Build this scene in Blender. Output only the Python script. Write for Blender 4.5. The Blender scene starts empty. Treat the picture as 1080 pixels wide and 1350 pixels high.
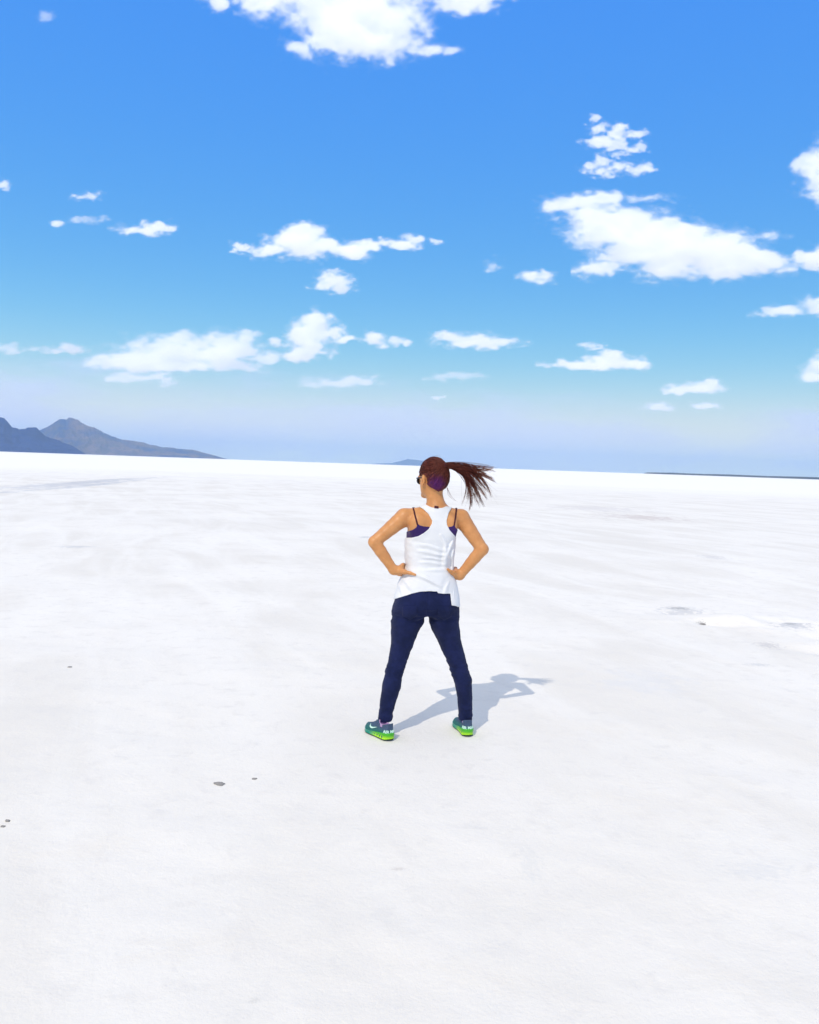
import bpy, bmesh, math, random
import numpy as np
from mathutils import Vector, Matrix

scene = bpy.context.scene
COL = scene.collection
RNG = np.random.default_rng(7)
rad = math.radians

# ------------------------------------------------------------------ camera geometry
F_PX, EYE = 1163.0, 1.57                      # focal length in photo pixels, eye height in metres
ROLL = math.atan(37 / 1080)
PITCH = math.atan(61.5 * math.cos(ROLL) / F_PX)
FW = np.array([0, math.cos(PITCH), -math.sin(PITCH)])
_up = np.array([0, math.sin(PITCH), math.cos(PITCH)])
_rt = np.array([1.0, 0, 0])
CR = math.cos(ROLL) * _rt + math.sin(ROLL) * _up
CU = -math.sin(ROLL) * _rt + math.cos(ROLL) * _up


def ray(x, y):
    return (x - 540) / F_PX * CR + (675 - y) / F_PX * CU + FW


def W(x, y, Y):
    """where a sight line meets the plane at distance Y"""
    r = ray(x, y)
    return np.array([0, 0, EYE]) + r * (Y / r[1])


def on_ground(x, y):
    r = ray(x, y)
    return np.array([0, 0, EYE]) + r * (-EYE / r[2])


cam = bpy.data.cameras.new('camera')
cam.sensor_fit = 'HORIZONTAL'
cam.sensor_width = 36
cam.lens = 36 * F_PX / 1080
cam.clip_start = 0.05
cam.clip_end = 250000
cam_o = bpy.data.objects.new('camera', cam)
COL.objects.link(cam_o)
m = Matrix.Identity(4)
for i in range(3):
    m[i][0], m[i][1], m[i][2] = CR[i], CU[i], -FW[i]
m[2][3] = EYE
cam_o.matrix_world = m
scene.camera = cam_o

# ------------------------------------------------------------------ light
SUN_EL, SUN_AZ = rad(44.8), rad(24.3)         # light travels towards +Y and a little to +X
sd = bpy.data.lights.new('sun', 'SUN')
sd.energy = 2.4
sd.angle = rad(0.53)
sd.color = (1.0, 0.90, 0.74)
sun = bpy.data.objects.new('sun', sd)
COL.objects.link(sun)
ldir = Vector((math.sin(SUN_AZ) * math.cos(SUN_EL), math.cos(SUN_AZ) * math.cos(SUN_EL), -math.sin(SUN_EL)))
sun.rotation_euler = ldir.to_track_quat('-Z', 'Y').to_euler()
sun.location = (-3, -6, 8)

world = bpy.data.worlds.new('World')
scene.world = world
world.use_nodes = True
wn, wl = world.node_tree.nodes, world.node_tree.links
bg = wn['Background']
sky = wn.new('ShaderNodeTexSky')
sky.sky_type = 'NISHITA'
sky.sun_disc = False
sky.sun_elevation = SUN_EL
sky.sun_rotation = math.pi + SUN_AZ
sky.altitude = 1200
sky.air_density = 1.3
sky.dust_density = 0.3
sky.ozone_density = 3.0
# vivid grade of the daylight sky: ratios to blue steepened, brightness flattened
SKY_PR, SKY_PG, SKY_PB, SKY_K = 3.1, 2.6, -0.05, 9.75
sp = wn.new('ShaderNodeSeparateColor')
wl.new(sky.outputs[0], sp.inputs[0])


def wm(op, a, b):
    n = wn.new('ShaderNodeMath')
    n.operation = op
    for i, v in enumerate((a, b)):
        if isinstance(v, (int, float)):
            n.inputs[i].default_value = v
        else:
            wl.new(v, n.inputs[i])
    return n.outputs[0]


def soft(r, m_):
    return wm('MULTIPLY', r, wm('POWER', wm('ADD', wm('POWER', wm('DIVIDE', r, m_), 2.0), 1.0), -0.5))


blue = wm('MAXIMUM', sp.outputs[2], 0.001)
lev = wm('MULTIPLY', wm('POWER', blue, SKY_PB), SKY_K)
tc = wn.new('ShaderNodeTexCoord')
sz = wn.new('ShaderNodeSeparateXYZ')
wl.new(tc.outputs['Generated'], sz.inputs[0])
lo_sky = wn.new('ShaderNodeMapRange')         # the lowest, dustiest air is a little dimmer
lo_sky.interpolation_type = 'SMOOTHSTEP'
for k, v in (('From Min', 0.03), ('From Max', 0.17), ('To Min', 0.93), ('To Max', 1.0)):
    lo_sky.inputs[k].default_value = v
wl.new(sz.outputs[2], lo_sky.inputs['Value'])
lev = wm('MULTIPLY', lev, lo_sky.outputs['Result'])
cb = wn.new('ShaderNodeCombineColor')
wl.new(wm('MULTIPLY', soft(wm('POWER', wm('MULTIPLY', wm('DIVIDE', sp.outputs[0], blue), 1.262), SKY_PR), 1.1), lev), cb.inputs[0])
wl.new(wm('MULTIPLY', soft(wm('POWER', wm('MULTIPLY', wm('DIVIDE', sp.outputs[1], blue), 1.172), SKY_PG), 1.22), lev), cb.inputs[1])
wl.new(lev, cb.inputs[2])
# pale fill light added high in the sky, out of view, to lift shadows
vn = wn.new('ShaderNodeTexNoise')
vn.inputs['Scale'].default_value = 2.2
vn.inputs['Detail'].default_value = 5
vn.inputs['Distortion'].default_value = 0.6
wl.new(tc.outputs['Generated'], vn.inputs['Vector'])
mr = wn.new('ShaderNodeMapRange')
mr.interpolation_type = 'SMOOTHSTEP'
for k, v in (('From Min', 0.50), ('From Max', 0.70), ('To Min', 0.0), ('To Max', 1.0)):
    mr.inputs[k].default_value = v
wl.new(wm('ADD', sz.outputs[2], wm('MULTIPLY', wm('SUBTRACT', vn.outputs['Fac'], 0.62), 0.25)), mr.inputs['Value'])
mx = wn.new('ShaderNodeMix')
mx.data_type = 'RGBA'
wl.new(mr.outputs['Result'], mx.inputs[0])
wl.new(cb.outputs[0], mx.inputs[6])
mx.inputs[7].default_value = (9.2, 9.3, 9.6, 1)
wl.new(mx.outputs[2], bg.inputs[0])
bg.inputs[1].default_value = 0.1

scene.view_settings.view_transform = 'Standard'
scene.view_settings.look = 'None'
scene.view_settings.exposure = 0.0
scene.view_settings.gamma = 1.0
scene.render.engine = 'CYCLES'
cy = scene.cycles
cy.use_denoising = True
cy.max_bounces = 40
cy.diffuse_bounces = 4
cy.volume_bounces = 36
cy.transparent_max_bounces = 96
cy.use_adaptive_sampling = True
cy.adaptive_threshold = 0.01


# ------------------------------------------------------------------ small helpers
def link(name, me, mat=None, parent=None, smooth=True):
    o = bpy.data.objects.new(name, me)
    COL.objects.link(o)
    if mat:
        me.materials.append(mat)
    if parent is not None:
        o.parent = parent
    if smooth and me.polygons:
        me.polygons.foreach_set('use_smooth', np.ones(len(me.polygons), dtype=bool))
        me.update()
    return o


def tag(o, label=None, cat=None, group=None, kind=None):
    for k, v in (('label', label), ('category', cat), ('group', group), ('kind', kind)):
        if v:
            o[k] = v
    return o


def mesh_from(name, v, f):
    """v (n,3); f an (m,4) array or a list of faces"""
    me = bpy.data.meshes.new(name)
    v = np.asarray(v, dtype=np.float32)
    if isinstance(f, np.ndarray):
        n, k = f.shape
        me.vertices.add(len(v))
        me.vertices.foreach_set('co', v.ravel())
        me.loops.add(n * k)
        me.loops.foreach_set('vertex_index', f.astype(np.int32).ravel())
        me.polygons.add(n)
        me.polygons.foreach_set('loop_start', np.arange(0, n * k, k, dtype=np.int32))
        me.update(calc_edges=True)
        me.validate()
    else:
        me.from_pydata([tuple(map(float, p)) for p in v], [], f)
        me.update()
    return me


def _expand(L, n_out, n_lat, ax):
    """cubic B-spline interpolation of lattice values along one axis"""
    t = np.linspace(0, n_lat - 1e-4, n_out)
    i = np.floor(t).astype(int)
    u = (t - i).astype(np.float32)
    sh = [1] * L.ndim
    sh[ax] = n_out
    w = ((1 - u) ** 3 / 6, (3 * u ** 3 - 6 * u ** 2 + 4) / 6, (-3 * u ** 3 + 3 * u ** 2 + 3 * u + 1) / 6, u ** 3 / 6)
    return sum(w[k].reshape(sh) * np.take(L, i + k, axis=ax) for k in range(4))


def noise_grid(shape, ext, size, octaves, gain=0.5, rng=RNG):
    """fractal noise about 0 (about +-1) on a grid of `shape` spanning `ext`, largest feature `size` (per axis)"""
    out = np.zeros(shape, dtype=np.float32)
    a = 1.0
    for o in range(octaves):
        ks = [max(1, int(math.ceil(e / (s / 2 ** o)))) for e, s in zip(ext, size)]
        q = rng.uniform(-1, 1, [k + 4 for k in ks]).astype(np.float32)
        for ax in range(len(shape)):
            q = _expand(q, shape[ax], ks[ax], ax)
        out += a * 2.2 * q
        a *= gain
    return out


def surface_nets(F, lo, h):
    """closed quad mesh of F<0 (F on a grid, origin lo, cell h)"""
    S = F < 0
    nx, ny, nz = F.shape
    cnt = np.zeros((nx - 1, ny - 1, nz - 1), dtype=np.uint8)
    for dx in (0, 1):
        for dy in (0, 1):
            for dz in (0, 1):
                cnt += S[dx:nx - 1 + dx, dy:ny - 1 + dy, dz:nz - 1 + dz]
    act = (cnt > 0) & (cnt < 8)
    idx = -np.ones(act.shape, dtype=np.int64)
    ii = np.argwhere(act)
    idx[act] = np.arange(len(ii))
    P = np.zeros((len(ii), 3))
    N = np.zeros(len(ii))
    corners = [(a, b, c) for a in (0, 1) for b in (0, 1) for c in (0, 1)]
    for a in corners:
        for ax in range(3):
            if a[ax]:
                continue
            b = list(a)
            b[ax] = 1
            fa = F[ii[:, 0] + a[0], ii[:, 1] + a[1], ii[:, 2] + a[2]]
            fb = F[ii[:, 0] + b[0], ii[:, 1] + b[1], ii[:, 2] + b[2]]
            cr = (fa < 0) != (fb < 0)
            t = np.where(cr, fa / np.where(cr, fa - fb, 1), 0)
            for k in range(3):
                P[:, k] += np.where(cr, a[k] + (t if k == ax else 0), 0)
            N += cr
    P = P / N[:, None] + ii
    V = np.asarray(lo) + P * h
    quads = []
    for ax in range(3):
        sl0 = [slice(None)] * 3
        sl1 = [slice(None)] * 3
        sl0[ax], sl1[ax] = slice(0, -1), slice(1, None)
        a, b = S[tuple(sl0)], S[tuple(sl1)]
        for flip in (False, True):
            e = np.argwhere((a & ~b) if not flip else (~a & b))
            o1, o2 = [k for k in range(3) if k != ax]
            e = e[(e[:, o1] > 0) & (e[:, o2] > 0) & (e[:, o1] < F.shape[o1] - 1) & (e[:, o2] < F.shape[o2] - 1)]
            q = []
            for d1, d2 in ((0, 0), (1, 0), (1, 1), (0, 1)):
                c = e.copy()
                c[:, o1] -= 1 - d1
                c[:, o2] -= 1 - d2
                q.append(idx[c[:, 0], c[:, 1], c[:, 2]])
            q = np.stack(q, 1)
            if (ax == 1) != flip:
                q = q[:, ::-1]
            quads.append(q)
    return V, np.concatenate(quads)


# ------------------------------------------------------------------ node helpers
def new_mat(name):
    mt = bpy.data.materials.new(name)
    mt.use_nodes = True
    nt = mt.node_tree
    return mt, nt, nt.nodes['Principled BSDF']


def nd(nt, kind, **kw):
    n = nt.nodes.new(kind)
    for k, v in kw.items():
        if hasattr(n, k):
            setattr(n, k, v)
        else:
            n.inputs[k].default_value = v
    return n


def lk(nt, a, b):
    nt.links.new(a, b)


def math_n(nt, op, a, b=None, c=None, clamp=False):
    n = nt.nodes.new('ShaderNodeMath')
    n.operation = op
    n.use_clamp = clamp
    for i, v in enumerate((a, b, c)):
        if v is None:
            continue
        if isinstance(v, (int, float)):
            n.inputs[i].default_value = v
        else:
            lk(nt, v, n.inputs[i])
    return n.outputs[0]


def mix_c(nt, fac, a, b):
    n = nt.nodes.new('ShaderNodeMix')
    n.data_type = 'RGBA'
    for s, v in ((n.inputs[0], fac), (n.inputs[6], a), (n.inputs[7], b)):
        if isinstance(v, (int, float)):
            s.default_value = v
        elif isinstance(v, tuple):
            s.default_value = (*v, 1) if len(v) == 3 else v
        else:
            lk(nt, v, s)
    return n.outputs[2]


def noise_n(nt, vec, scale, detail=4, rough=0.55, dist=0.0):
    n = nt.nodes.new('ShaderNodeTexNoise')
    n.inputs['Scale'].default_value = scale
    n.inputs['Detail'].default_value = detail
    n.inputs['Roughness'].default_value = rough
    n.inputs['Distortion'].default_value = dist
    if vec is not None:
        lk(nt, vec, n.inputs['Vector'])
    return n.outputs['Fac']


def ramp_n(nt, v, lo, hi, a=0.0, b=1.0):
    n = nt.nodes.new('ShaderNodeMapRange')
    n.interpolation_type = 'SMOOTHSTEP'
    n.inputs['From Min'].default_value = lo
    n.inputs['From Max'].default_value = hi
    n.inputs['To Min'].default_value = a
    n.inputs['To Max'].default_value = b
    lk(nt, v, n.inputs['Value'])
    return n.outputs['Result']


def bump_n(nt, bsdf, h, strength=0.3, distance=0.01):
    b = nt.nodes.new('ShaderNodeBump')
    b.inputs['Strength'].default_value = strength
    b.inputs['Distance'].default_value = distance
    lk(nt, h, b.inputs['Height'])
    lk(nt, b.outputs[0], bsdf.inputs['Normal'])
    return b
# ================================================================== salt flat
def vnoise2(x, y, seed):
    """smooth lattice noise evaluated at arbitrary points"""
    r = np.random.default_rng(seed).uniform(-1, 1, (256, 256))
    xi, yi = np.floor(x).astype(int), np.floor(y).astype(int)
    u, v = x - xi, y - yi
    u, v = u * u * (3 - 2 * u), v * v * (3 - 2 * v)
    g = lambda a, b: r[a % 256, b % 256]
    return (g(xi, yi) * (1 - u) + g(xi + 1, yi) * u) * (1 - v) + (g(xi, yi + 1) * (1 - u) + g(xi + 1, yi + 1) * u) * v


def fbm2(x, y, seed, octv=4, gain=0.5):
    s, a = 0, 1.0
    for o in range(octv):
        s = s + a * vnoise2(x * 2 ** o + 17.3 * o, y * 2 ** o - 9.1 * o, seed + o)
        a *= gain
    return s


FEET = [np.array([-0.08, 5.05]), np.array([0.37, 5.17])]
MOUNDS = [(3.35, 9.25, 0.75, 0.45, 0.045), (3.95, 9.3, 0.6, 0.4, 0.03), (5.0, 8.9, 0.9, 0.45, 0.035), (4.5, 8.2, 0.8, 0.4, 0.025),
          (3.1, 3.6, 0.5, 0.35, 0.02)]
HOLLOWS = [(3.05, 9.75, 0.55, 0.22, 0.05), (3.15, 9.05, 0.22, 0.12, 0.03), (4.5, 9.25, 0.6, 0.2, 0.05), (4.15, 8.45, 0.5, 0.18, 0.03),
           (3.85, 7.9, 0.4, 0.14, 0.03)]


def ground_z(x, y):
    r = np.hypot(x, y)
    near = np.exp(-(r / 400) ** 2)
    z = near * (0.004 * fbm2(x / 2.7, y / 2.2, 11, 3) + 0.03 * fbm2(x / 19, y / 14, 23, 3))
    z = z + np.exp(-(r / 45) ** 2) * 0.0050 * fbm2(x / 0.42, y / 0.36, 31, 4, 0.6)
    for (mx, my, a, b, h) in MOUNDS:
        q = ((x - mx) / a) ** 2 + ((y - my) / b) ** 2
        z = z + h * np.exp(-q) * (1 + 0.9 * fbm2(x / 0.3, y / 0.3, 47, 3))
    for (mx, my, a, b, h) in HOLLOWS:
        q = ((x - mx) / a) ** 2 + ((y - my) / b) ** 2
        z = z - h * np.exp(-q * 1.4) * (1 + 0.6 * fbm2(x / 0.25, y / 0.25, 53, 3))
    d = np.minimum(np.hypot(x - FEET[0][0], y - FEET[0][1]), np.hypot(x - FEET[1][0], y - FEET[1][1]))
    k = np.clip((d - 0.28) / 1.2, 0, 1)
    z = z * (k * k * (3 - 2 * k))
    q = np.clip((r - 0.4) / 1.2, 0, 1)
    return z * q


rr = [0.0, 0.15]
while rr[-1] < 44000:
    r0 = rr[-1]
    rr.append(r0 + max(0.03, min(0.0075 * r0 if r0 < 60 else 0.03 * r0, 900)))
rr = np.array(rr)
NS = 900
th = np.linspace(0, 2 * math.pi, NS, endpoint=False)
# finer sectors ahead of the camera
th = th + 0.55 * np.sin(th)
X = rr[1:, None] * np.sin(th)[None]
Y = rr[1:, None] * np.cos(th)[None]
Z = ground_z(X, Y)
gv = np.concatenate([[[0, 0, 0]], np.stack([X, Y, Z], -1).reshape(-1, 3)])
nr = len(rr) - 1
a = np.arange(nr - 1)[:, None] * NS + np.arange(NS)[None] + 1
b = np.arange(nr - 1)[:, None] * NS + (np.arange(NS)[None] + 1) % NS + 1
quads = np.stack([a, b, b + NS, a + NS], -1).reshape(-1, 4)[:, ::-1]
me = mesh_from('ground', gv, quads)

salt, nt, bs = new_mat('salt_crust')
geo = nd(nt, 'ShaderNodeNewGeometry')
sep = nd(nt, 'ShaderNodeSeparateXYZ')
lk(nt, geo.outputs['Position'], sep.inputs[0])
pos = geo.outputs['Position']
mp = nd(nt, 'ShaderNodeMapping', vector_type='TEXTURE')       # drawn out along the old wheel tracks
mp.inputs['Rotation'].default_value = (0, 0, rad(-70))
mp.inputs['Scale'].default_value = (4.5, 1.0, 1.0)
lk(nt, pos, mp.inputs['Vector'])
streak = noise_n(nt, mp.outputs[0], 1.15, 6, 0.58, 0.8)
big = noise_n(nt, pos, 0.33, 5, 0.6, 0.4)
mp2 = nd(nt, 'ShaderNodeMapping')
mp2.inputs['Scale'].default_value = (0.012, 0.06, 0.05)
lk(nt, pos, mp2.inputs['Vector'])
far = noise_n(nt, mp2.outputs[0], 1.0, 5, 0.6, 0.5)
fine = noise_n(nt, pos, 38, 6, 0.7)
mid = noise_n(nt, pos, 7, 6, 0.65, 0.3)
c = mix_c(nt, ramp_n(nt, streak, 0.36, 0.68), (0.79, 0.75, 0.68), (0.88, 0.848, 0.785))
c = mix_c(nt, ramp_n(nt, big, 0.42, 0.62, 0, 0.7), c, (0.90, 0.865, 0.80))
c = mix_c(nt, ramp_n(nt, far, 0.50, 0.72, 0, 0.4), c, (0.75, 0.72, 0.67))
rad_ = nd(nt, 'ShaderNodeVectorMath', operation='LENGTH')
lk(nt, pos, rad_.inputs[0])
rq = math_n(nt, 'MULTIPLY', rad_.outputs['Value'], math_n(nt, 'ADD', 0.6, math_n(nt, 'MULTIPLY', far, 0.8)))
c = mix_c(nt, ramp_n(nt, rq, 2.0, 11.0, 0.5, 0.0), c, (0.80, 0.76, 0.69))           # dimmer foreground painted into the salt colour, fading out with distance
c = mix_c(nt, ramp_n(nt, rq, 55, 110), c, (0.94, 0.915, 0.875))           # paler salt farther out
c = mix_c(nt, ramp_n(nt, mid, 0.50, 0.72, 0, 0.65), c, (0.76, 0.725, 0.67))
c = mix_c(nt, ramp_n(nt, fine, 0.66, 0.80, 0, 0.4), c, (0.66, 0.61, 0.54))


def stain(c, x, y, a, b, ang, col, strength, edge=0.55, nscale=3.0, stretch=(1, 1, 1)):
    """a stain or wheel mark with a shape of its own, broken up by noise"""
    mpp = nd(nt, 'ShaderNodeMapping', vector_type='TEXTURE')
    mpp.inputs['Location'].default_value = (x, y, 0)
    mpp.inputs['Rotation'].default_value = (0, 0, rad(ang))
    mpp.inputs['Scale'].default_value = (a, b, 1)
    lk(nt, pos, mpp.inputs['Vector'])
    s = nd(nt, 'ShaderNodeVectorMath', operation='MULTIPLY')
    s.inputs[1].default_value = (1, 1, 0)
    lk(nt, mpp.outputs[0], s.inputs[0])
    ln = nd(nt, 'ShaderNodeVectorMath', operation='LENGTH')
    lk(nt, s.outputs[0], ln.inputs[0])
    nv = nd(nt, 'ShaderNodeVectorMath', operation='MULTIPLY')
    nv.inputs[1].default_value = stretch
    lk(nt, s.outputs[0], nv.inputs[0])
    n = noise_n(nt, nv.outputs[0], nscale, 6, 0.68, 0.5)
    q = math_n(nt, 'ADD', ln.outputs['Value'], math_n(nt, 'MULTIPLY', math_n(nt, 'SUBTRACT', n, 0.5), 4.0))
    fac = ramp_n(nt, q, edge, 1.0, strength, 0.0)
    return mix_c(nt, fac, c, col)


def stain_px(c, x, y, wx, wy, col, strength, ang=0, **kw):
    """centre in photo pixels, half sizes in photo pixels"""
    p = on_ground(x, y)
    d = p[1]
    return stain(c, p[0], p[1], wx * d / F_PX, max(0.01, wy * d * d / (F_PX * EYE)), ang, col, strength, **kw)


GREY, BROWN, DARK = (0.50, 0.51, 0.53), (0.58, 0.50, 0.46), (0.30, 0.30, 0.30)
# wheel marks far left, two parallel lines
for (x0, y0, x1, y1, w) in ((-60, 647, 222, 628, 0.9), (-60, 656, 205, 631, 0.55), (-60, 651, 190, 630, 1.8)):
    p, q = on_ground(x0, y0), on_ground(x1, y1)
    L = np.hypot(*(q - p)[:2]) / 2
    c = stain(c, *((p + q) / 2)[:2], L * 1.05, w, math.degrees(math.atan2(q[1] - p[1], q[0] - p[0])), (0.52, 0.53, 0.56), 0.62, 0.1, 2.4, (6, 1, 1))
c = stain_px(c, 850, 682, 75, 5, BROWN, 0.54, edge=0.2, nscale=4, stretch=(1.4, 1, 1))
c = stain_px(c, 790, 670, 90, 5, (0.62, 0.58, 0.56), 0.43, edge=0.2, nscale=4, stretch=(1.4, 1, 1))
c = stain_px(c, 900, 808, 42, 7, GREY, 0.58, edge=0.1, nscale=4)
c = stain_px(c, 895, 804, 22, 2.2, DARK, 0.58, edge=0.1, nscale=4)
c = stain_px(c, 925, 826, 9, 2.5, DARK, 0.61, edge=0.2, nscale=4)
c = stain_px(c, 1045, 832, 38, 6, GREY, 0.61, edge=0.1, nscale=4)
c = stain_px(c, 1040, 830, 14, 2.2, DARK, 0.43, edge=0.1, nscale=4)
c = stain_px(c, 1012, 854, 24, 5, (0.55, 0.53, 0.52), 0.58, edge=0.1, nscale=4)
c = stain_px(c, 1000, 880, 22, 3, GREY, 0.43, edge=0.1, nscale=4)
c = stain_px(c, 940, 735, 24, 4, (0.60, 0.58, 0.57), 0.50, edge=0.1, nscale=4)
c = stain_px(c, 100, 722, 32, 2.2, GREY, 0.50, edge=0.1, nscale=4)
c = stain_px(c, 482, 709, 12, 1.6, GREY, 0.58, edge=0.1, nscale=4)
c = stain_px(c, 850, 900, 90, 20, (0.72, 0.72, 0.72), 0.36, edge=0.1, nscale=3)
c = stain_px(c, 700, 1140, 22, 30, (0.70, 0.69, 0.66), 0.36, edge=0.1, nscale=3)
c = stain_px(c, 525, 1147, 14, 3, (0.60, 0.55, 0.50), 0.50, edge=0.1, nscale=3)
c = stain_px(c, 335, 1322, 10, 6, (0.60, 0.57, 0.52), 0.43, edge=0.1, nscale=3)
c = stain_px(c, 1000, 1150, 70, 18, (0.70, 0.69, 0.67), 0.40, edge=0.1, nscale=4)
for (x, y, wx, wy, ang) in ((250, 1250, 130, 26, 20), (880, 1060, 150, 30, -28), (640, 1290, 120, 24, -24), (960, 1290, 110, 34, -30), (120, 1120, 100, 18, 15), (760, 960, 120, 18, -20)):
    c = stain_px(c, x, y, wx, wy, (0.80, 0.745, 0.655), 0.30, ang=ang, edge=0.0, nscale=2.6)      # cream tinted salt
lk(nt, c, bs.inputs['Base Color'])
bs.inputs['Roughness'].default_value = 0.75
bs.inputs['Specular IOR Level'].default_value = 0.25
hh = math_n(nt, 'ADD', math_n(nt, 'MULTIPLY', fine, 0.6), math_n(nt, 'MULTIPLY', mid, 1.0))
hh = math_n(nt, 'ADD', hh, math_n(nt, 'MULTIPLY', streak, 1.2))
bump_n(nt, bs, hh, 0.42, 0.013)
ground = link('ground', me, salt)
tag(ground, 'endless white salt flat with faint grey streaks', 'ground', kind='structure')


# ================================================================== pebbles and clods lying on the salt
stone, nt, bs = new_mat('dark_damp_clod')
g_ = nd(nt, 'ShaderNodeNewGeometry')
lk(nt, mix_c(nt, noise_n(nt, g_.outputs['Position'], 90, 4), (0.20, 0.19, 0.18), (0.36, 0.34, 0.32)), bs.inputs['Base Color'])
bs.inputs['Roughness'].default_value = 0.9


def clod(x, y, w, hgt, label, seed):
    p = on_ground(x, y)
    r = np.random.default_rng(seed)
    bm = bmesh.new()
    bmesh.ops.create_icosphere(bm, subdivisions=3, radius=1)
    ph = r.uniform(0, 6, 6)
    for v in bm.verts:
        c_ = v.co.copy()
        k_ = 1 + 0.22 * math.sin(2.3 * c_.x + ph[0]) * math.cos(2.9 * c_.y + ph[1]) + 0.14 * math.sin(5.1 * c_.y + ph[2]) + 0.10 * math.sin(6.7 * c_.x + 4 * c_.z + ph[3])
        v.co = Vector((c_.x * w * k_, c_.y * w * 0.85 * k_, c_.z * hgt * k_))
    me_ = bpy.data.meshes.new('clod')
    bm.to_mesh(me_)
    bm.free()
    o = link('clod', me_, stone)
    o.location = (p[0], p[1], float(ground_z(np.array([p[0]]), np.array([p[1]]))[0]) + hgt * 0.35)
    tag(o, label, 'clod', 'dark clods on the salt')


clod(290, 1034, 0.026, 0.006, 'largest dark grey clod on the salt, lower left of the person', 1)
clod(335.5, 1027, 0.012, 0.004, 'small dark speck just right of the largest clod', 2)
clod(10, 1084, 0.011, 0.004, 'upper of two dark specks at the left edge of the salt', 3)
clod(4, 1091, 0.010, 0.003, 'lower of two dark specks at the left edge of the salt', 4)
clod(92, 880.5, 0.015, 0.006, 'tiny far dark clod alone on the left half of the salt', 5)
clod(926, 826, 0.030, 0.012, 'dark clod beside the broken white mound on the right', 6)

# ================================================================== mountains
def mountain(name, label, px_profile, dist, depth, mat, seed, rough=0.12, kind='structure', step=None, foot=0.35):
    """a ridge whose skyline follows (px, height in px above the horizon), standing at distance `dist`;
    a height field with spurs and gullies running down from the crest to the flat on both sides"""
    px = np.array([p[0] for p in px_profile], float)
    hp = np.array([p[1] for p in px_profile], float)
    ang = np.arctan((px - 540) / F_PX)
    n = 420
    A = np.linspace(ang[0], ang[-1], n)
    Hc = np.interp(A, ang, hp) / F_PX * dist
    m_ = 90
    t = np.linspace(-1, 1, m_)
    Hc = Hc * (1 + 0.035 * fbm2(A * 160, A * 0, seed + 31, 4, 0.6)) 
    AA, TT = np.meshgrid(A, t, indexing='ij')
    hmax = Hc.max()
    s = AA * dist
    crest = 1 - np.abs(TT)
    ridged = 1 - np.abs(fbm2(s / (depth * 0.30), TT * 2.3 + 5, seed, 5, 0.55))
    crestw = crest ** 1.25
    Hh = Hc[:, None] * (crestw * (1 - foot) + foot * crest ** 3)
    amp = rough * Hc[:, None] * 5.5 * crest * (1 - crest)
    Hh = Hh + amp * (ridged - 0.55)
    Hh = Hh + 0.05 * Hc[:, None] * fbm2(s / (depth * 0.06), TT * 9, seed + 9, 3) * np.minimum(1, 3 * crest) * (1 - 0.6 * crest)
    wob = 0.25 * vnoise2(s / (depth * 0.6), TT * 0, seed + 20)
    D = dist + (TT + wob * crest) * depth
    Hh = np.where(crest < 0.02, -3.0, Hh)
    V = np.stack([D * np.sin(AA) / np.cos(AA) * np.cos(AA), D * np.cos(AA), Hh - 0.3], -1).reshape(-1, 3)
    i = np.arange(n - 1)[:, None] * m_ + np.arange(m_ - 1)[None]
    q = np.stack([i, i + 1, i + m_ + 1, i + m_], -1).reshape(-1, 4)[:, ::-1]
    o = link(name, mesh_from(name, V, q), mat, smooth=False)
    tag(o, label, 'mountain' if 'mount' in name else 'hill', kind=kind)
    return o


def rock_mat(name, a, b, fleck, scale):
    mt, nt, bs = new_mat(name)
    g = nd(nt, 'ShaderNodeNewGeometry')
    n1 = noise_n(nt, g.outputs['Position'], scale, 7, 0.6, 0.6)
    n2 = noise_n(nt, g.outputs['Position'], scale * 5, 5, 0.6)
    c = mix_c(nt, ramp_n(nt, n1, 0.38, 0.62), a, b)
    c = mix_c(nt, ramp_n(nt, n2, 0.45, 0.65, 0, 0.8), c, fleck)
    lk(nt, c, bs.inputs['Base Color'])
    bs.inputs['Roughness'].default_value = 1
    bs.inputs['Specular IOR Level'].default_value = 0.05
    return mt


rock_haze_blue = rock_mat('haze_blue_rock', (0.004, 0.024, 0.15), (0.010, 0.036, 0.18), (0.006, 0.024, 0.13), 0.0011)  # distance haze and shade put into the rock as blue colour
rock_brown_shade = rock_mat('brown_rock_painted_shade', (0.19, 0.13, 0.145), (0.012, 0.045, 0.19), (0.08, 0.075, 0.12), 0.0009)  # brown rock; lit brown and shaded blue slopes painted in by noise
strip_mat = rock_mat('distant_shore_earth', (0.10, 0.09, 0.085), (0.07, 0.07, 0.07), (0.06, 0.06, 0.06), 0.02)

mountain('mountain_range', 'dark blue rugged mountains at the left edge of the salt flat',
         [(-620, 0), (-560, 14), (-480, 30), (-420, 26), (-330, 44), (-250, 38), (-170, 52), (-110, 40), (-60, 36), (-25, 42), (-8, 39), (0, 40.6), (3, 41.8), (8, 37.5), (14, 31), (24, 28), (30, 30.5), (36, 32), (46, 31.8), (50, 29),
          (58, 21), (75, 16.5), (94, 10.5), (105, 4), (112, 0)], 13500, 1500, rock_haze_blue, 3, 0.16)
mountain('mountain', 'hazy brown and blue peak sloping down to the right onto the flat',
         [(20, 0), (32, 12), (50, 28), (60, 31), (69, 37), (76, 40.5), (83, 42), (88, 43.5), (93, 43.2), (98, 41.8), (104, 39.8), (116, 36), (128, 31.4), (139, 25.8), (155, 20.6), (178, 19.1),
          (194, 16.1), (208, 14.2), (222, 12.6), (240, 11.6), (253, 10.7), (266, 8), (278, 5), (292, 1.5), (300, 0)], 20500, 2300, rock_brown_shade, 5, 0.24)
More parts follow.
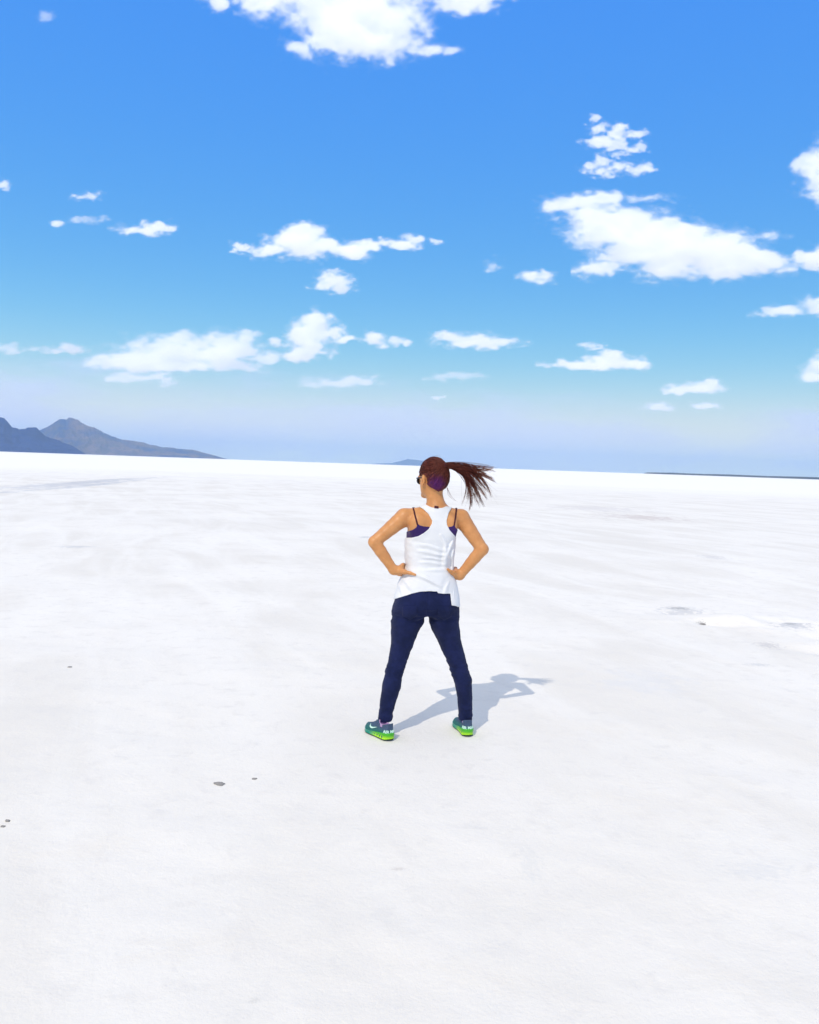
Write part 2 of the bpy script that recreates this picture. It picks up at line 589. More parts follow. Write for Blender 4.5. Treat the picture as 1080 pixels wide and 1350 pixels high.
mountain('distant_hill', 'very faint low blue hill on the horizon behind the head',
         [(486, 0), (497, 1.2), (515, 2.4), (524, 5), (536, 8.2), (546, 7.5), (556, 6.8), (566, 5), (578, 3), (592, 1.2), (604, 0)], 36000, 1300, rock_haze_blue, 9, 0.06)
mountain('shore_strip', 'thin dark strip of land along the horizon at the right',
         [(846, 0), (851, 1.6), (880, 2.3), (920, 2.0), (960, 2.6), (1010, 2.2), (1060, 2.8), (1120, 2.4), (1200, 3.0), (1300, 2.2), (1400, 2.5), (1480, 0)], 11000, 400, strip_mat, 15, 0.05)

# ================================================================== haze
HT = 880.0
R_ = 45500
hv = np.array([(x, y, z) for z in (-6.0, HT) for (x, y) in ((-R_, -R_), (R_, -R_), (R_, R_), (-R_, R_))])
hf = [(3, 2, 1, 0), (4, 5, 6, 7), (0, 1, 5, 4), (1, 2, 6, 5), (2, 3, 7, 6), (3, 0, 4, 7)]
hm = bpy.data.materials.new('pale_air')
hm.use_nodes = True
ht = hm.node_tree
ht.nodes.remove(ht.nodes['Principled BSDF'])
pv = nd(ht, 'ShaderNodeVolumePrincipled')
pv.inputs['Color'].default_value = (0.42, 0.60, 0.80, 1)
pv.inputs['Density'].default_value = 3.1e-5
pv.inputs['Anisotropy'].default_value = 0.0
lk(ht, pv.outputs[0], ht.nodes['Material Output'].inputs['Volume'])
haze = link('haze', mesh_from('haze', hv, hf), hm, smooth=False)
tag(haze, 'pale bluish haze lying over the whole flat', 'haze', kind='stuff')
# ================================================================== clouds
cloud_mats = {}


def cloud_mat(sigma, col=(0.885, 0.89, 0.92)):
    mt = bpy.data.materials.new('cloud_droplets')
    mt.use_nodes = True
    nt = mt.node_tree
    nt.nodes.remove(nt.nodes['Principled BSDF'])
    v = nd(nt, 'ShaderNodeVolumeScatter')
    v.inputs['Color'].default_value = (*col, 1)
    v.inputs['Density'].default_value = sigma
    v.inputs['Anisotropy'].default_value = 0.1
    lk(nt, v.outputs[0], nt.nodes['Material Output'].inputs['Volume'])
    return mt


def cloud(label, blobs, tau=7.0, rough=0.75, size=1.0, flat=1.5, depth=0.8, cell=1.25, base=2300.0, flat_base=0.0, name='cloud', seed=None, veil=0.40, dist=None, col=(0.885, 0.89, 0.92)):
    """a cloud as a lumpy closed body of droplets. blobs: (x, y, rx, ry) as seen in the photo, put at the distance
    where the sight line reaches the height of the cloud base"""
    B = np.array([b[:4] for b in blobs], float)
    x0, x1 = (B[:, 0] - B[:, 2] * 1.5).min() - 4, (B[:, 0] + B[:, 2] * 1.5).max() + 4
    y0, y1 = (B[:, 1] - B[:, 3] * 1.7).min() - 4, (B[:, 1] + B[:, 3] * 1.6).max() + 4
    xc, yb = (x0 + x1) / 2, (B[:, 1] + B[:, 3]).max()
    r = ray(xc, yb)
    D = (base - EYE) / r[2] * np.hypot(r[0], r[1])
    az = math.atan2(r[0], r[1])
    s = D / F_PX                                   # metres for a photo pixel
    rmax = np.median(B[:, 2])
    zd = max(6.0, rmax * depth * 1.5 + 4)
    n = [int((x1 - x0) / cell) + 2, int(2 * zd / (cell * 1.4)) + 2, int((y1 - y0) / cell) + 2]
    gx = np.linspace(x0, x1, n[0])[:, None, None]
    gy = np.linspace(-zd, zd, n[1])[None, :, None]
    gz = np.linspace(y1, y0, n[2])[None, None, :]
    ext = (x1 - x0, 2 * zd, y1 - y0)
    rng = np.random.default_rng(seed if seed is not None else int(B[0, 0] * 7 + B[0, 1] * 13) % 9973)
    ry = np.median(B[:, 3])
    fs = max(4.0, 0.95 * ry * size)
    wx = noise_grid(n, ext, (fs * 2.5, fs * 2.5, fs * 1.6), 3, 0.55, rng) * fs * 0.48 + noise_grid(n, ext, (9, 9, 7), 2, 0.6, rng) * 3.2
    wz = noise_grid(n, ext, (fs * 2.5, fs * 2.5, fs * 1.6), 3, 0.55, rng) * fs * 0.28 + noise_grid(n, ext, (9, 9, 6), 2, 0.6, rng) * 2.0
    G = np.full(n, -9.0, dtype=np.float32)
    for bx, by, rx, ryy in B:
        dz = gz + wz - by
        if flat_base:
            dz = np.where(dz > 0, dz * (1 + flat_base), dz)
        rd = max(2.5, depth * (0.55 * rx + 0.45 * ryy))
        q = np.sqrt(((gx + wx - bx) / rx) ** 2 + (gy / rd) ** 2 + (dz / ryy) ** 2)
        G = np.maximum(G, (1 - q).astype(np.float32))
    nz = noise_grid(n, ext, (fs * 1.5 * flat, fs * 1.5 * flat, fs), 6, 0.64, rng)
    # billows: rounded lumps outwards, sharp creases inwards
    bl = np.abs(noise_grid(n, ext, (fs * 0.9 * flat, fs * 0.9 * flat, fs * 0.7), 4, 0.55, rng))
    Fv = -(G + rough * (0.56 * nz + 0.50 * (bl - 0.30)))
    for ax in range(3):
        sl = [slice(None)] * 3
        for e in (0, -1):
            sl[ax] = e
            Fv[tuple(sl)] = np.maximum(Fv[tuple(sl)], 0.9)
    R0 = ray(xc, yb)
    sl_ = dist or (base - EYE) / R0[2]                      # distance along the view axis
    sc = sl_ / F_PX
    ctr = np.array([0, 0, EYE]) + sl_ * R0
    fwd = np.array([R0[0], R0[1], 0]) / np.hypot(R0[0], R0[1])
    thick = 2 * depth * (0.55 * np.max(B[:, 2]) * 0.5 + 0.45 * np.max(B[:, 3])) * sc
    sigma = 0.65 * tau / thick
    root, org = None, None
    # a thin veil, the body of the cloud in it, a dense heart in that: the edge fades by thickness and density
    for nm, iso, dens in ((name, -veil, 0.04), ('cloud_fringe', -0.12, 0.15), ('cloud_body', 0.08, 0.38), ('cloud_heart', 0.30, 0.8)):
        V, Q = surface_nets(Fv + iso, (0, 0, 0), 1.0)
        if len(V) < 40:
            continue
        px = x0 + V[:, 0] / (n[0] - 1) * (x1 - x0)
        pd = -zd + V[:, 1] / (n[1] - 1) * 2 * zd
        py = y1 + V[:, 2] / (n[2] - 1) * (y0 - y1)
        P = ctr + ((px - xc) * sc)[:, None] * CR + ((yb - py) * sc)[:, None] * CU + (pd * sc)[:, None] * fwd
        if root is None:
            org = P.mean(0)
        o = link(nm, mesh_from(nm, P - org, Q), cloud_mat(sigma * dens, col), root)
        if root is None:
            root = o
            o.location = org
            tag(o, label, 'cloud', 'white clouds scattered over the flat')
    return root


cloud('largest bright puffy cloud cut off by the top of the photo',
      [(468, 18, 62, 40), (450, -30, 95, 44), (508, 32, 46, 30), (428, 30, 28, 20), (532, 54, 28, 18), (480, 52, 46, 17), (403, 65, 22, 6), (425, 57, 24, 9),
       (562, 66, 28, 8), (592, 65, 15, 6), (513, 76, 13, 10), (400, -5, 26, 10)], tau=9, rough=0.8, size=0.8, flat=1.15)
cloud('ragged white cloud at the top edge left of the largest cloud', [(345, 8, 24, 13), (368, 18, 14, 6), (330, 0, 12, 8), (350, -18, 40, 16)], tau=4, rough=0.9)
cloud('tiny white puff touching the top edge of the photo', [(286, 2, 13, 9), (280, -10, 20, 10)], tau=3, rough=0.9)
cloud('pale cloud at the top edge right of the largest cloud', [(612, 4, 34, 9), (616, 12, 12, 6), (560, 2, 10, 7), (610, -14, 50, 12)], tau=4, rough=0.9)
cloud('wispy stack of thin cloud streaks above the long diagonal cloud',
      [(783, 158, 6, 8), (791, 170, 12, 7), (816, 174, 16, 6), (838, 176, 12, 4), (818, 166, 6, 5), (796, 188, 20, 6), (812, 191, 18, 4), (836, 197, 10, 5), (845, 192, 5, 4), (778, 219, 13, 3.5), (796, 213, 14, 5),
       (800, 227, 22, 5), (818, 220, 20, 6), (842, 222, 18, 4), (808, 205, 12, 5), (822, 203, 10, 4)], tau=2.6, rough=1.1, flat=1.4, cell=1.0)
cloud('long diagonal white cloud, largest on the right side of the sky',
      [(735, 270, 22, 7), (770, 268, 40, 10), (800, 262, 26, 6), (850, 262, 32, 5), (785, 284, 36, 13), (815, 300, 50, 22), (850, 318, 58, 26), (895, 330, 60, 26),
       (945, 338, 56, 22), (955, 322, 22, 14), (995, 344, 38, 14), (890, 352, 44, 12), (840, 296, 26, 16), (905, 308, 20, 12)], tau=8, rough=0.85, size=0.75)
cloud('bright puffy cloud cut off by the right edge, high up', [(1068, 222, 15, 14), (1074, 240, 20, 16), (1078, 256, 26, 8), (1048, 214, 9, 8), (1056, 206, 9, 5), (1088, 212, 14, 14), (1115, 225, 40, 34)], tau=7, rough=0.85, flat=1.1)
cloud('white cloud at the right edge just past the end of the diagonal cloud', [(1056, 338, 13, 8), (1072, 348, 18, 9), (1100, 344, 34, 14)], tau=5, rough=0.8)
cloud('small oval cloud just beneath the left end of the diagonal cloud', [(793, 354, 25, 9), (804, 349, 12, 7)], tau=3.5, rough=0.8)
cloud('small smooth oval cloud left of the oval under the diagonal cloud', [(708, 366, 19, 7), (716, 362, 10, 5)], tau=3.5, rough=0.7)
cloud('flat stretched cloud at the right edge, midway down the sky', [(1040, 412, 36, 8), (1012, 409, 12, 6), (1078, 408, 30, 12), (1115, 410, 40, 14)], tau=4, rough=0.8, flat_base=0.8)
cloud('elongated white cloud with flat base above the ponytail', [(600, 446, 26, 7), (632, 451, 40, 9), (665, 453, 24, 6), (646, 458, 16, 6)], tau=4.5, rough=0.8, flat_base=0.6)
cloud('bright lumpy long cloud right of the ponytail side', [(742, 482, 24, 6), (775, 484, 32, 6), (808, 478, 30, 11), (836, 482, 16, 8), (812, 470, 14, 6)], tau=6, rough=0.8, flat_base=0.5)
cloud('faint thin streak above the lumpy long cloud', [(776, 455, 17, 4), (784, 459, 12, 3)], tau=1.6, rough=0.8, cell=1.2)
cloud('low round topped cloud with flat base toward the right', [(890, 514, 16, 7), (922, 512, 28, 9), (935, 507, 14, 7)], tau=6, rough=0.65, flat_base=0.8)
cloud('small flat cloud directly under the low round topped cloud', [(934, 535, 18, 5)], tau=3, rough=0.6, flat_base=0.6, cell=1.2)
cloud('small low cloud at the right end of the long haze bank', [(868, 538, 16, 6)], tau=3, rough=0.6, flat_base=0.6, cell=1.2)
cloud('low puffy cloud cut off by the right edge near the horizon', [(1075, 497, 22, 13), (1092, 490, 26, 17), (1115, 494, 34, 20)], tau=7, rough=0.7, flat_base=0.6)
cloud('bright central cloud with a tall rounded peak and trailing tail',
      [(400, 310, 20, 12), (392, 322, 32, 15), (360, 327, 20, 7), (415, 325, 20, 9), (435, 322, 12, 9), (468, 330, 22, 9), (484, 325, 14, 7), (512, 320, 12, 5),
       (535, 322, 20, 6), (549, 316, 14, 6)], tau=7, rough=0.85, size=0.9)
cloud('tiny puff left of the bright central cloud', [(319, 326, 13, 6), (308, 331, 7, 3)], tau=2.2, rough=0.9, cell=1.2)
cloud('tiny puff at the right tip of the central cloud tail', [(573, 319, 8, 4)], tau=1.6, rough=0.8, cell=1.2)
cloud('small cloud with wispy ends below the bright central cloud', [(441, 371, 19, 11), (424, 377, 16, 5), (452, 379, 14, 4)], tau=3.4, rough=0.95)
cloud('bright narrow cloud with pointed left end at the upper left', [(180, 303, 24, 4), (192, 302, 26, 6), (208, 299, 18, 6), (224, 301, 11, 6)], tau=4, rough=0.8, cell=1.2)
cloud('small lens shaped cloud above the narrow pointed cloud', [(118, 258, 15, 5), (107, 260, 12, 3)], tau=2.2, rough=0.7, cell=1.2)
cloud('tiny round puff left of the narrow pointed cloud', [(76, 294, 6, 5)], tau=1.8, rough=0.7, cell=1.0)
cloud('barely visible wisp between the tiny puff and the narrow cloud', [(112, 290, 22, 4), (138, 289, 10, 3)], tau=0.7, rough=0.9, cell=1.2)
cloud('tiny cloud cut off by the left edge, high up', [(3, 244, 9, 5), (8, 250, 6, 3), (-10, 246, 12, 6)], tau=2.2, rough=0.7, cell=1.2)
cloud('broad heaped cloud bank above the mountains',
      [(240, 450, 34, 12), (285, 450, 40, 12), (322, 446, 12, 9), (205, 460, 30, 14), (255, 468, 70, 18), (310, 465, 34, 16), (345, 470, 22, 9), (190, 478, 60, 12),
       (135, 478, 30, 9), (250, 484, 70, 8), (300, 482, 30, 9)], tau=5, rough=0.8, size=0.9, flat_base=0.4, depth=0.5)
cloud('tall bright cauliflower cloud right of the heaped bank',
      [(416, 428, 20, 13), (400, 442, 22, 14), (408, 455, 24, 12), (425, 440, 14, 14), (445, 438, 11, 8), (462, 448, 14, 4), (395, 470, 22, 6)], tau=8, rough=0.75, size=0.8, flat=1.1)
cloud('small tuft between the heaped bank and the cauliflower cloud', [(363, 450, 9, 6)], tau=2, rough=0.8, cell=1.2)
cloud('pair of joined puffs right of the cauliflower cloud', [(495, 448, 14, 10), (522, 450, 10, 6), (536, 453, 7, 4)], tau=4, rough=0.75, cell=1.2)
cloud('short slanted cloud left of the heaped bank', [(92, 459, 18, 6), (80, 463, 10, 4)], tau=2.2, rough=0.8, cell=1.2)
cloud('faint flat streak at the left edge above the mountains', [(10, 460, 30, 5), (50, 461, 20, 4), (-20, 460, 20, 6)], tau=1.2, rough=0.9, cell=1.2)
cloud('soft stretched cloud below the cauliflower cloud', [(430, 507, 34, 8), (465, 503, 34, 6), (490, 497, 14, 5)], tau=1.5, rough=0.8, flat_base=0.5)
cloud('short bright streak low over the mountain peak', [(180, 497, 40, 6), (150, 498, 20, 5), (222, 504, 12, 6)], tau=1.8, rough=0.8)
cloud('tiny wisp low in the middle of the sky', [(578, 524, 11, 3)], tau=1.2, rough=0.7, cell=1.0)
cloud('tiny faint puff above the small smooth oval cloud', [(652, 353, 9, 8)], tau=0.7, rough=1.0, cell=1.0)
cloud('faint scrap of cloud in the top left corner', [(60, 20, 12, 6)], tau=0.5, rough=0.9, cell=1.2)
cloud('faint broken streak low between the two low middle clouds', [(605, 496, 30, 4), (580, 499, 14, 3), (630, 494, 9, 4)], tau=0.6, rough=1.0, cell=1.2)

bank = cloud('long pale haze bank standing along the whole horizon, thickest at the left',
             [(-420, 540, 330, 62), (-60, 545, 330, 62), (200, 552, 260, 58), (420, 565, 240, 52), (640, 578, 240, 50), (820, 584, 220, 52), (1050, 590, 260, 50), (1350, 600, 320, 54)],
             tau=0.75, col=(0.99, 0.975, 0.93), rough=0.6, depth=0.12, cell=3.0, flat=3.5, veil=0.30, dist=62000, name='haze_bank')
bank['category'] = 'haze bank'
bank['kind'] = 'stuff'
del bank['group']
# ================================================================== the person
def smin(a, b, k):
    if k <= 0:
        return np.minimum(a, b)
    h = np.clip(0.5 + 0.5 * (b - a) / k, 0, 1)
    return b + (a - b) * h - k * h * (1 - h)


class Shape:
    """smooth union of simple solids, evaluated on a grid or at points"""

    def __init__(self):
        self.p = []

    def add(self, fn, lo, hi, k=0.02):
        self.p.append((fn, np.asarray(lo, float), np.asarray(hi, float), k))

    def cone(self, a, b, ra, rb, k=0.02):
        a, b = np.asarray(a, float), np.asarray(b, float)
        d = b - a
        dd = d @ d

        def fn(x, y, z):
            t = np.clip(((x - a[0]) * d[0] + (y - a[1]) * d[1] + (z - a[2]) * d[2]) / dd, 0, 1)
            return np.sqrt((x - a[0] - t * d[0]) ** 2 + (y - a[1] - t * d[1]) ** 2 + (z - a[2] - t * d[2]) ** 2) - (ra + (rb - ra) * t)
        r = max(ra, rb)
        self.add(fn, np.minimum(a, b) - r, np.maximum(a, b) + r, k)

    def chain(self, pts, radii, k=0.02, kj=0.004):
        for i in range(len(pts) - 1):
            self.cone(pts[i], pts[i + 1], radii[i], radii[i + 1], kj if i else k)

    def ellipsoid(self, c, axes, r, k=0.02):
        c = np.asarray(c, float)
        A = np.asarray(axes, float)
        r = np.asarray(r, float)

        def fn(x, y, z):
            q = [((x - c[0]) * A[i, 0] + (y - c[1]) * A[i, 1] + (z - c[2]) * A[i, 2]) for i in range(3)]
            k0 = np.sqrt(sum((q[i] / r[i]) ** 2 for i in range(3)))
            k1 = np.sqrt(sum((q[i] / r[i] ** 2) ** 2 for i in range(3))) + 1e-9
            return k0 * (k0 - 1) / k1
        R = r.max()
        self.add(fn, c - R, c + R, k)

    def sections(self, secs, yaw, k=0.02, power=2.3):
        """secs: rows (z, cx, cy, rx, ry) from the top down"""
        s = np.array(sorted(secs), float)
        c_, s_ = math.cos(yaw), math.sin(yaw)

        def fn(x, y, z):
            zz = np.clip(z, s[0, 0], s[-1, 0])
            cx, cy_, rx, ry = (np.interp(zz.ravel(), s[:, 0], s[:, i]).reshape(zz.shape) for i in (1, 2, 3, 4))
            u = (x - cx) * c_ + (y - cy_) * s_
            v = -(x - cx) * s_ + (y - cy_) * c_
            q = (np.abs(u / rx) ** power + np.abs(v / ry) ** power) ** (1 / power)
            f_ = (q - 1) * np.minimum(rx, ry)
            e = np.maximum(z - s[-1, 0], s[0, 0] - z)
            return np.where(e > 0, np.sqrt(np.maximum(f_, 0) ** 2 + e ** 2) + np.minimum(f_, 0) * (e <= 0), f_)
        R = s[:, 3:].max() + 0.02
        self.add(fn, (s[:, 1].min() - R, s[:, 2].min() - R, s[0, 0] - 0.02), (s[:, 1].max() + R, s[:, 2].max() + R, s[-1, 0] + 0.02), k)

    def bounds(self, m_=0.03):
        return np.min([p[1] for p in self.p], 0) - m_, np.max([p[2] for p in self.p], 0) + m_

    def grid(self, lo, hi, h, margin=0.05):
        n = np.ceil((hi - lo) / h).astype(int) + 1
        F = np.full(n, 0.5, dtype=np.float32)
        ax = [(lo[i] + np.arange(n[i]) * h) for i in range(3)]
        for fn, a, b, k in self.p:
            i0 = np.maximum(0, np.floor((a - margin - lo) / h).astype(int))
            i1 = np.minimum(n, np.ceil((b + margin - lo) / h).astype(int) + 1)
            if (i1 <= i0).any():
                continue
            sl = tuple(slice(i0[i], i1[i]) for i in range(3))
            x = ax[0][sl[0]][:, None, None]
            y = ax[1][sl[1]][None, :, None]
            z = ax[2][sl[2]][None, None, :]
            F[sl] = smin(F[sl], fn(x, y, z).astype(np.float32), k)
        return F, ax

    def at(self, P):
        P = np.asarray(P, float).reshape(-1, 3)
        f_ = np.full(len(P), 0.5)
        for fn, a, b, k in self.p:
            f_ = smin(f_, fn(P[:, 0], P[:, 1], P[:, 2]), k)
        return f_

    def push(self, P, off=0.0, n=12):
        """move points on to the surface (plus an offset)"""
        P = np.array(P, float).reshape(-1, 3)
        e = 0.002
        for _ in range(n):
            f_ = self.at(P) - off
            g = np.stack([(self.at(P + np.eye(3)[i] * e) - self.at(P - np.eye(3)[i] * e)) / (2 * e) for i in range(3)], 1)
            g /= np.linalg.norm(g, axis=1, keepdims=True) + 1e-9
            P = P - np.clip(f_, -0.02, 0.02)[:, None] * g * 0.9
        return P, g

    def hit(self, x, y, off=0.0, y0=4.7, y1=5.4):
        """first point on the sight line of a photo position where the surface is met"""
        r = ray(x, y)
        ts = np.linspace(y0, y1, 500) / r[1]
        P = np.array([0, 0, EYE]) + ts[:, None] * r[None]
        f_ = self.at(P) - off
        i = np.argmax(f_ < 0) if (f_ < 0).any() else int(np.argmin(f_))
        return P[i]


def project_px(x, y, z):
    dx, dy, dz = x, y, z - EYE
    d = dx * FW[0] + dy * FW[1] + dz * FW[2]
    return 540 + F_PX * (dx * CR[0] + dy * CR[1] + dz * CR[2]) / d, 675 - F_PX * (dx * CU[0] + dy * CU[1] + dz * CU[2]) / d


def poly_sdf(poly, x0, y0, x1, y1, res=0.25):
    """signed distance (px) to a polygon, as an image to sample"""
    gx = np.arange(x0, x1, res)
    gy = np.arange(y0, y1, res)
    X_, Y_ = np.meshgrid(gx, gy, indexing='ij')
    d = np.full(X_.shape, 1e9)
    ins = np.zeros(X_.shape, bool)
    n = len(poly)
    for i in range(n):
        ax_, ay = poly[i]
        bx, by = poly[(i + 1) % n]
        ex, ey = bx - ax_, by - ay
        t = np.clip(((X_ - ax_) * ex + (Y_ - ay) * ey) / (ex * ex + ey * ey + 1e-12), 0, 1)
        d = np.minimum(d, np.hypot(X_ - ax_ - t * ex, Y_ - ay - t * ey))
        c_ = ((ay > Y_) != (by > Y_)) & (X_ < (bx - ax_) * (Y_ - ay) / (by - ay + 1e-12) + ax_)
        ins ^= c_
    d = np.where(ins, -d, d)

    def sample(px, py):
        i = np.clip(((px - x0) / res).astype(int), 0, len(gx) - 1)
        j = np.clip(((py - y0) / res).astype(int), 0, len(gy) - 1)
        return d[i, j].astype(np.float32)
    return sample


YAW = rad(12.5)
FACE = np.array([-math.sin(YAW), math.cos(YAW), 0])      # where the chest faces
SIDE = np.array([math.cos(YAW), math.sin(YAW), 0])       # her right
PX = 5.11 / F_PX                                         # metres per photo pixel at her distance
YC = 5.13                                                # distance of the spine


def yat(x):
    """distance of the mid plane of the turned body at photo column x"""
    return YC + (x - 572) * PX * math.tan(YAW)


def sec(py, xl, xr, ry, dy=0.0, shrink=0.0):
    xc = (xl + xr) / 2
    p = W(xc, py, yat(xc) + dy)
    hw = (xr - xl) / 2 * PX
    rx = math.sqrt(max(0.01 ** 2, hw ** 2 - (ry * math.sin(YAW)) ** 2)) / math.cos(YAW)
    return (p[2], p[0], p[1], rx - shrink, ry - shrink)


torso = Shape()
TS = [(676, 553, 594, 0.062, 0.0), (684, 541, 604, 0.078, 0.0), (696, 537.5, 602, 0.092, 0.005), (710, 537, 599.5, 0.100, 0.008), (725, 539, 596.5, 0.094, 0.008),
      (742, 541, 593.5, 0.085, 0.010), (755, 535, 597, 0.092, 0.006), (770, 527, 601, 0.105, 0.0), (785, 522, 604, 0.113, -0.004), (800, 519.5, 605, 0.112, -0.004), (806, 530, 596, 0.06, 0.0)]
torso.sections([sec(*t[:4], dy=t[4]) for t in TS], YAW, 0.03)
SH_L, SH_R = W(533, 681.5, yat(533) + 0.005), W(608, 682.5, yat(608) + 0.005)
NECK0, NECK1 = W(577, 675, YC - 0.002), W(571.5, 646, YC + 0.012)
torso.cone(W(573, 676, YC), SH_L, 0.042, 0.046, 0.035)
torso.cone(W(580, 676, YC), SH_R, 0.042, 0.046, 0.035)
# shoulder blades
torso.ellipsoid(W(551, 693, yat(551) - 0.062), np.eye(3), (0.045, 0.028, 0.065), 0.03)
torso.ellipsoid(W(593, 694, yat(593) - 0.062), np.eye(3), (0.042, 0.028, 0.062), 0.03)
torso.cone(NECK0, NECK1, 0.053, 0.0475, 0.045)

hips = Shape()
hips.ellipsoid(W(543, 797, yat(543) - 0.045), np.eye(3), (0.085, 0.085, 0.085), 0.035)
hips.ellipsoid(W(584, 798, yat(584) - 0.045), np.eye(3), (0.085, 0.085, 0.085), 0.035)

YL, YR = 5.045, 5.150        # distances of the ankles
LEG_L = [(539.5, 803, 0.0825), (537.8, 812, 0.0855), (535.2, 822, 0.087), (533.2, 832, 0.079), (530, 849, 0.0655), (524.2, 870, 0.0545), (520, 886, 0.0515), (516.5, 903, 0.0545), (511.8, 924, 0.0465), (508.2, 944, 0.040), (507, 955, 0.039)]
LEG_R = [(585, 803, 0.082), (586, 812, 0.084), (586.7, 822, 0.085), (589.6, 832, 0.076), (594.2, 849, 0.0625), (600.5, 866, 0.056), (604.5, 880, 0.0515), (610.6, 898, 0.0515), (613, 920, 0.044), (613.5, 944, 0.0415), (613.5, 952, 0.040)]


def leg_pts(L, ya, yh):
    out = []
    for (x, y, r) in L:
        t = (y - 806) / (955 - 806)
        bulge = -0.018 * math.exp(-((y - 905) / 14) ** 2) + 0.012 * math.exp(-((y - 850) / 20) ** 2)
        out.append(W(x, y, yh + (ya - yh) * t + bulge))
    return out, [l[2] for l in L]


LP, LRd = leg_pts(LEG_L, YL, yat(541))
RP, RRd = leg_pts(LEG_R, YR, yat(583))

arms = Shape()
EL, ER = W(493.8, 714.5, 5.055), W(635.8, 724, 5.125)
WL, WR = W(519.0, 751.5, 5.062), W(606.5, 758.5, 5.135)


def lerp(a, b, t):
    return np.asarray(a) + (np.asarray(b) - np.asarray(a)) * t


arms.chain([SH_L, lerp(SH_L, EL, 0.22), lerp(SH_L, EL, 0.42), lerp(SH_L, EL, 0.65), lerp(SH_L, EL, 0.85), EL], [0.047, 0.0455, 0.0425, 0.0385, 0.0355, 0.0340], 0.03)
arms.chain([EL, lerp(EL, WL, 0.15), lerp(EL, WL, 0.32), lerp(EL, WL, 0.55), lerp(EL, WL, 0.8), WL], [0.0340, 0.0350, 0.0348, 0.0318, 0.0275, 0.0255], 0.012)
arms.chain([SH_R, lerp(SH_R, ER, 0.22), lerp(SH_R, ER, 0.42), lerp(SH_R, ER, 0.65), lerp(SH_R, ER, 0.85), ER], [0.047, 0.0455, 0.0430, 0.0398, 0.0365, 0.0345], 0.03)
arms.chain([ER, lerp(ER, WR, 0.15), lerp(ER, WR, 0.32), lerp(ER, WR, 0.55), lerp(ER, WR, 0.8), WR], [0.0340, 0.0350, 0.0348, 0.0318, 0.0275, 0.0255], 0.012)
arms.cone(EL + np.array([-0.004, -0.012, -0.002]), EL + np.array([-0.004, -0.014, -0.004]), 0.020, 0.018, 0.02)
arms.cone(ER + np.array([0.006, -0.012, -0.002]), ER + np.array([0.006, -0.014, -0.004]), 0.021, 0.019, 0.025)


def hand(S, wrist, side, pts):
    """palm, four fingers wrapping the waist towards the front, thumb towards the spine"""
    palm, knuckle, thumb0, thumb1, thumb2 = pts['palm'], pts['knuckle'], *pts['thumb']
    S.cone(wrist, palm, 0.024, 0.026, 0.02)
    up = np.array([0, 0, 1.0])
    for i in range(4):
        o = up * (0.027 - 0.018 * i)
        S.cone(palm + o * 0.55, knuckle + o, 0.0155, 0.0115, 0.012)
        L = (0.95, 1.05, 1.0, 0.8)[i]
        f1 = knuckle + o + (pts['f1'] - knuckle) * L + up * (0.004 - 0.003 * i)
        f2 = f1 + (pts['f2'] - pts['f1']) * L - up * 0.003
        f3 = f2 + (pts['f3'] - pts['f2']) * L - up * 0.003
        S.chain([knuckle + o, f1, f2, f3], [0.0098, 0.009, 0.0083, 0.007], 0.004)
    S.cone(wrist + (palm - wrist) * 0.45, thumb0, 0.019, 0.0145, 0.014)
    S.chain([thumb0, thumb1, thumb2], [0.0125, 0.0095, 0.0070], 0.006)


hand(arms, WL, -1, dict(palm=W(527, 752.5, 5.072), knuckle=W(530.5, 751, 5.105), f1=W(532.0, 751, 5.150), f2=W(536.5, 752, 5.185), f3=W(542, 752.5, 5.205),
                        thumb=(W(533.5, 754, 5.030), W(541, 755.5, 5.018), W(547.5, 757.8, 5.014))))
hand(arms, WR, 1, dict(palm=W(600.5, 757, 5.128), knuckle=W(600.5, 755.5, 5.165), f1=W(598.5, 756, 5.210), f2=W(594, 757, 5.240), f3=W(588, 757.5, 5.255),
                       thumb=(W(597, 755, 5.085), W(593.5, 753, 5.066), W(590.5, 750.5, 5.056))))

# head: turned to her left
HY = rad(37)
HF = np.array([-math.sin(HY), math.cos(HY), -0.05])
HF /= np.linalg.norm(HF)
HL = np.array([-math.cos(HY), -math.sin(HY), 0.0])
HU = np.cross(HL, HF) * -1
if HU[2] < 0:
    HU = -HU
HC = W(571.2, 626.5, YC + 0.012)
AX = np.array([HF, HL, HU])


def hp(f_, l_, u_):
    return HC + HF * f_ + HL * l_ + HU * u_


head = Shape()
head.ellipsoid(hp(-0.008, 0, 0.006), AX, (0.088, 0.070, 0.092), 0.02)
head.ellipsoid(hp(-0.030, 0, -0.020), AX, (0.062, 0.060, 0.070), 0.03)          # back of the skull down to the nape
head.ellipsoid(hp(0.035, 0, -0.050), AX, (0.050, 0.058, 0.070), 0.03)           # face
head.cone(hp(0.020, 0.048, -0.070), hp(0.070, 0.014, -0.116), 0.018, 0.014, 0.02)
head.cone(hp(0.020, -0.048, -0.070), hp(0.070, -0.014, -0.116), 0.018, 0.014, 0.02)
head.ellipsoid(hp(0.074, 0, -0.112), AX, (0.018, 0.022, 0.016), 0.02)           # chin
head.cone(hp(0.084, 0, -0.022), hp(0.101, 0, -0.056), 0.009, 0.011, 0.01)       # nose
head.ellipsoid(hp(0.090, 0.010, -0.058), AX, (0.012, 0.008, 0.007), 0.006)
head.ellipsoid(hp(0.090, -0.010, -0.058), AX, (0.012, 0.008, 0.007), 0.006)
head.ellipsoid(hp(0.085, 0, -0.079), AX, (0.010, 0.024, 0.006), 0.006)          # lips
head.ellipsoid(hp(0.084, 0, -0.089), AX, (0.010, 0.021, 0.006), 0.006)
head.ellipsoid(hp(0.074, 0.028, -0.008), AX, (0.012, 0.026, 0.010), 0.012)      # brows
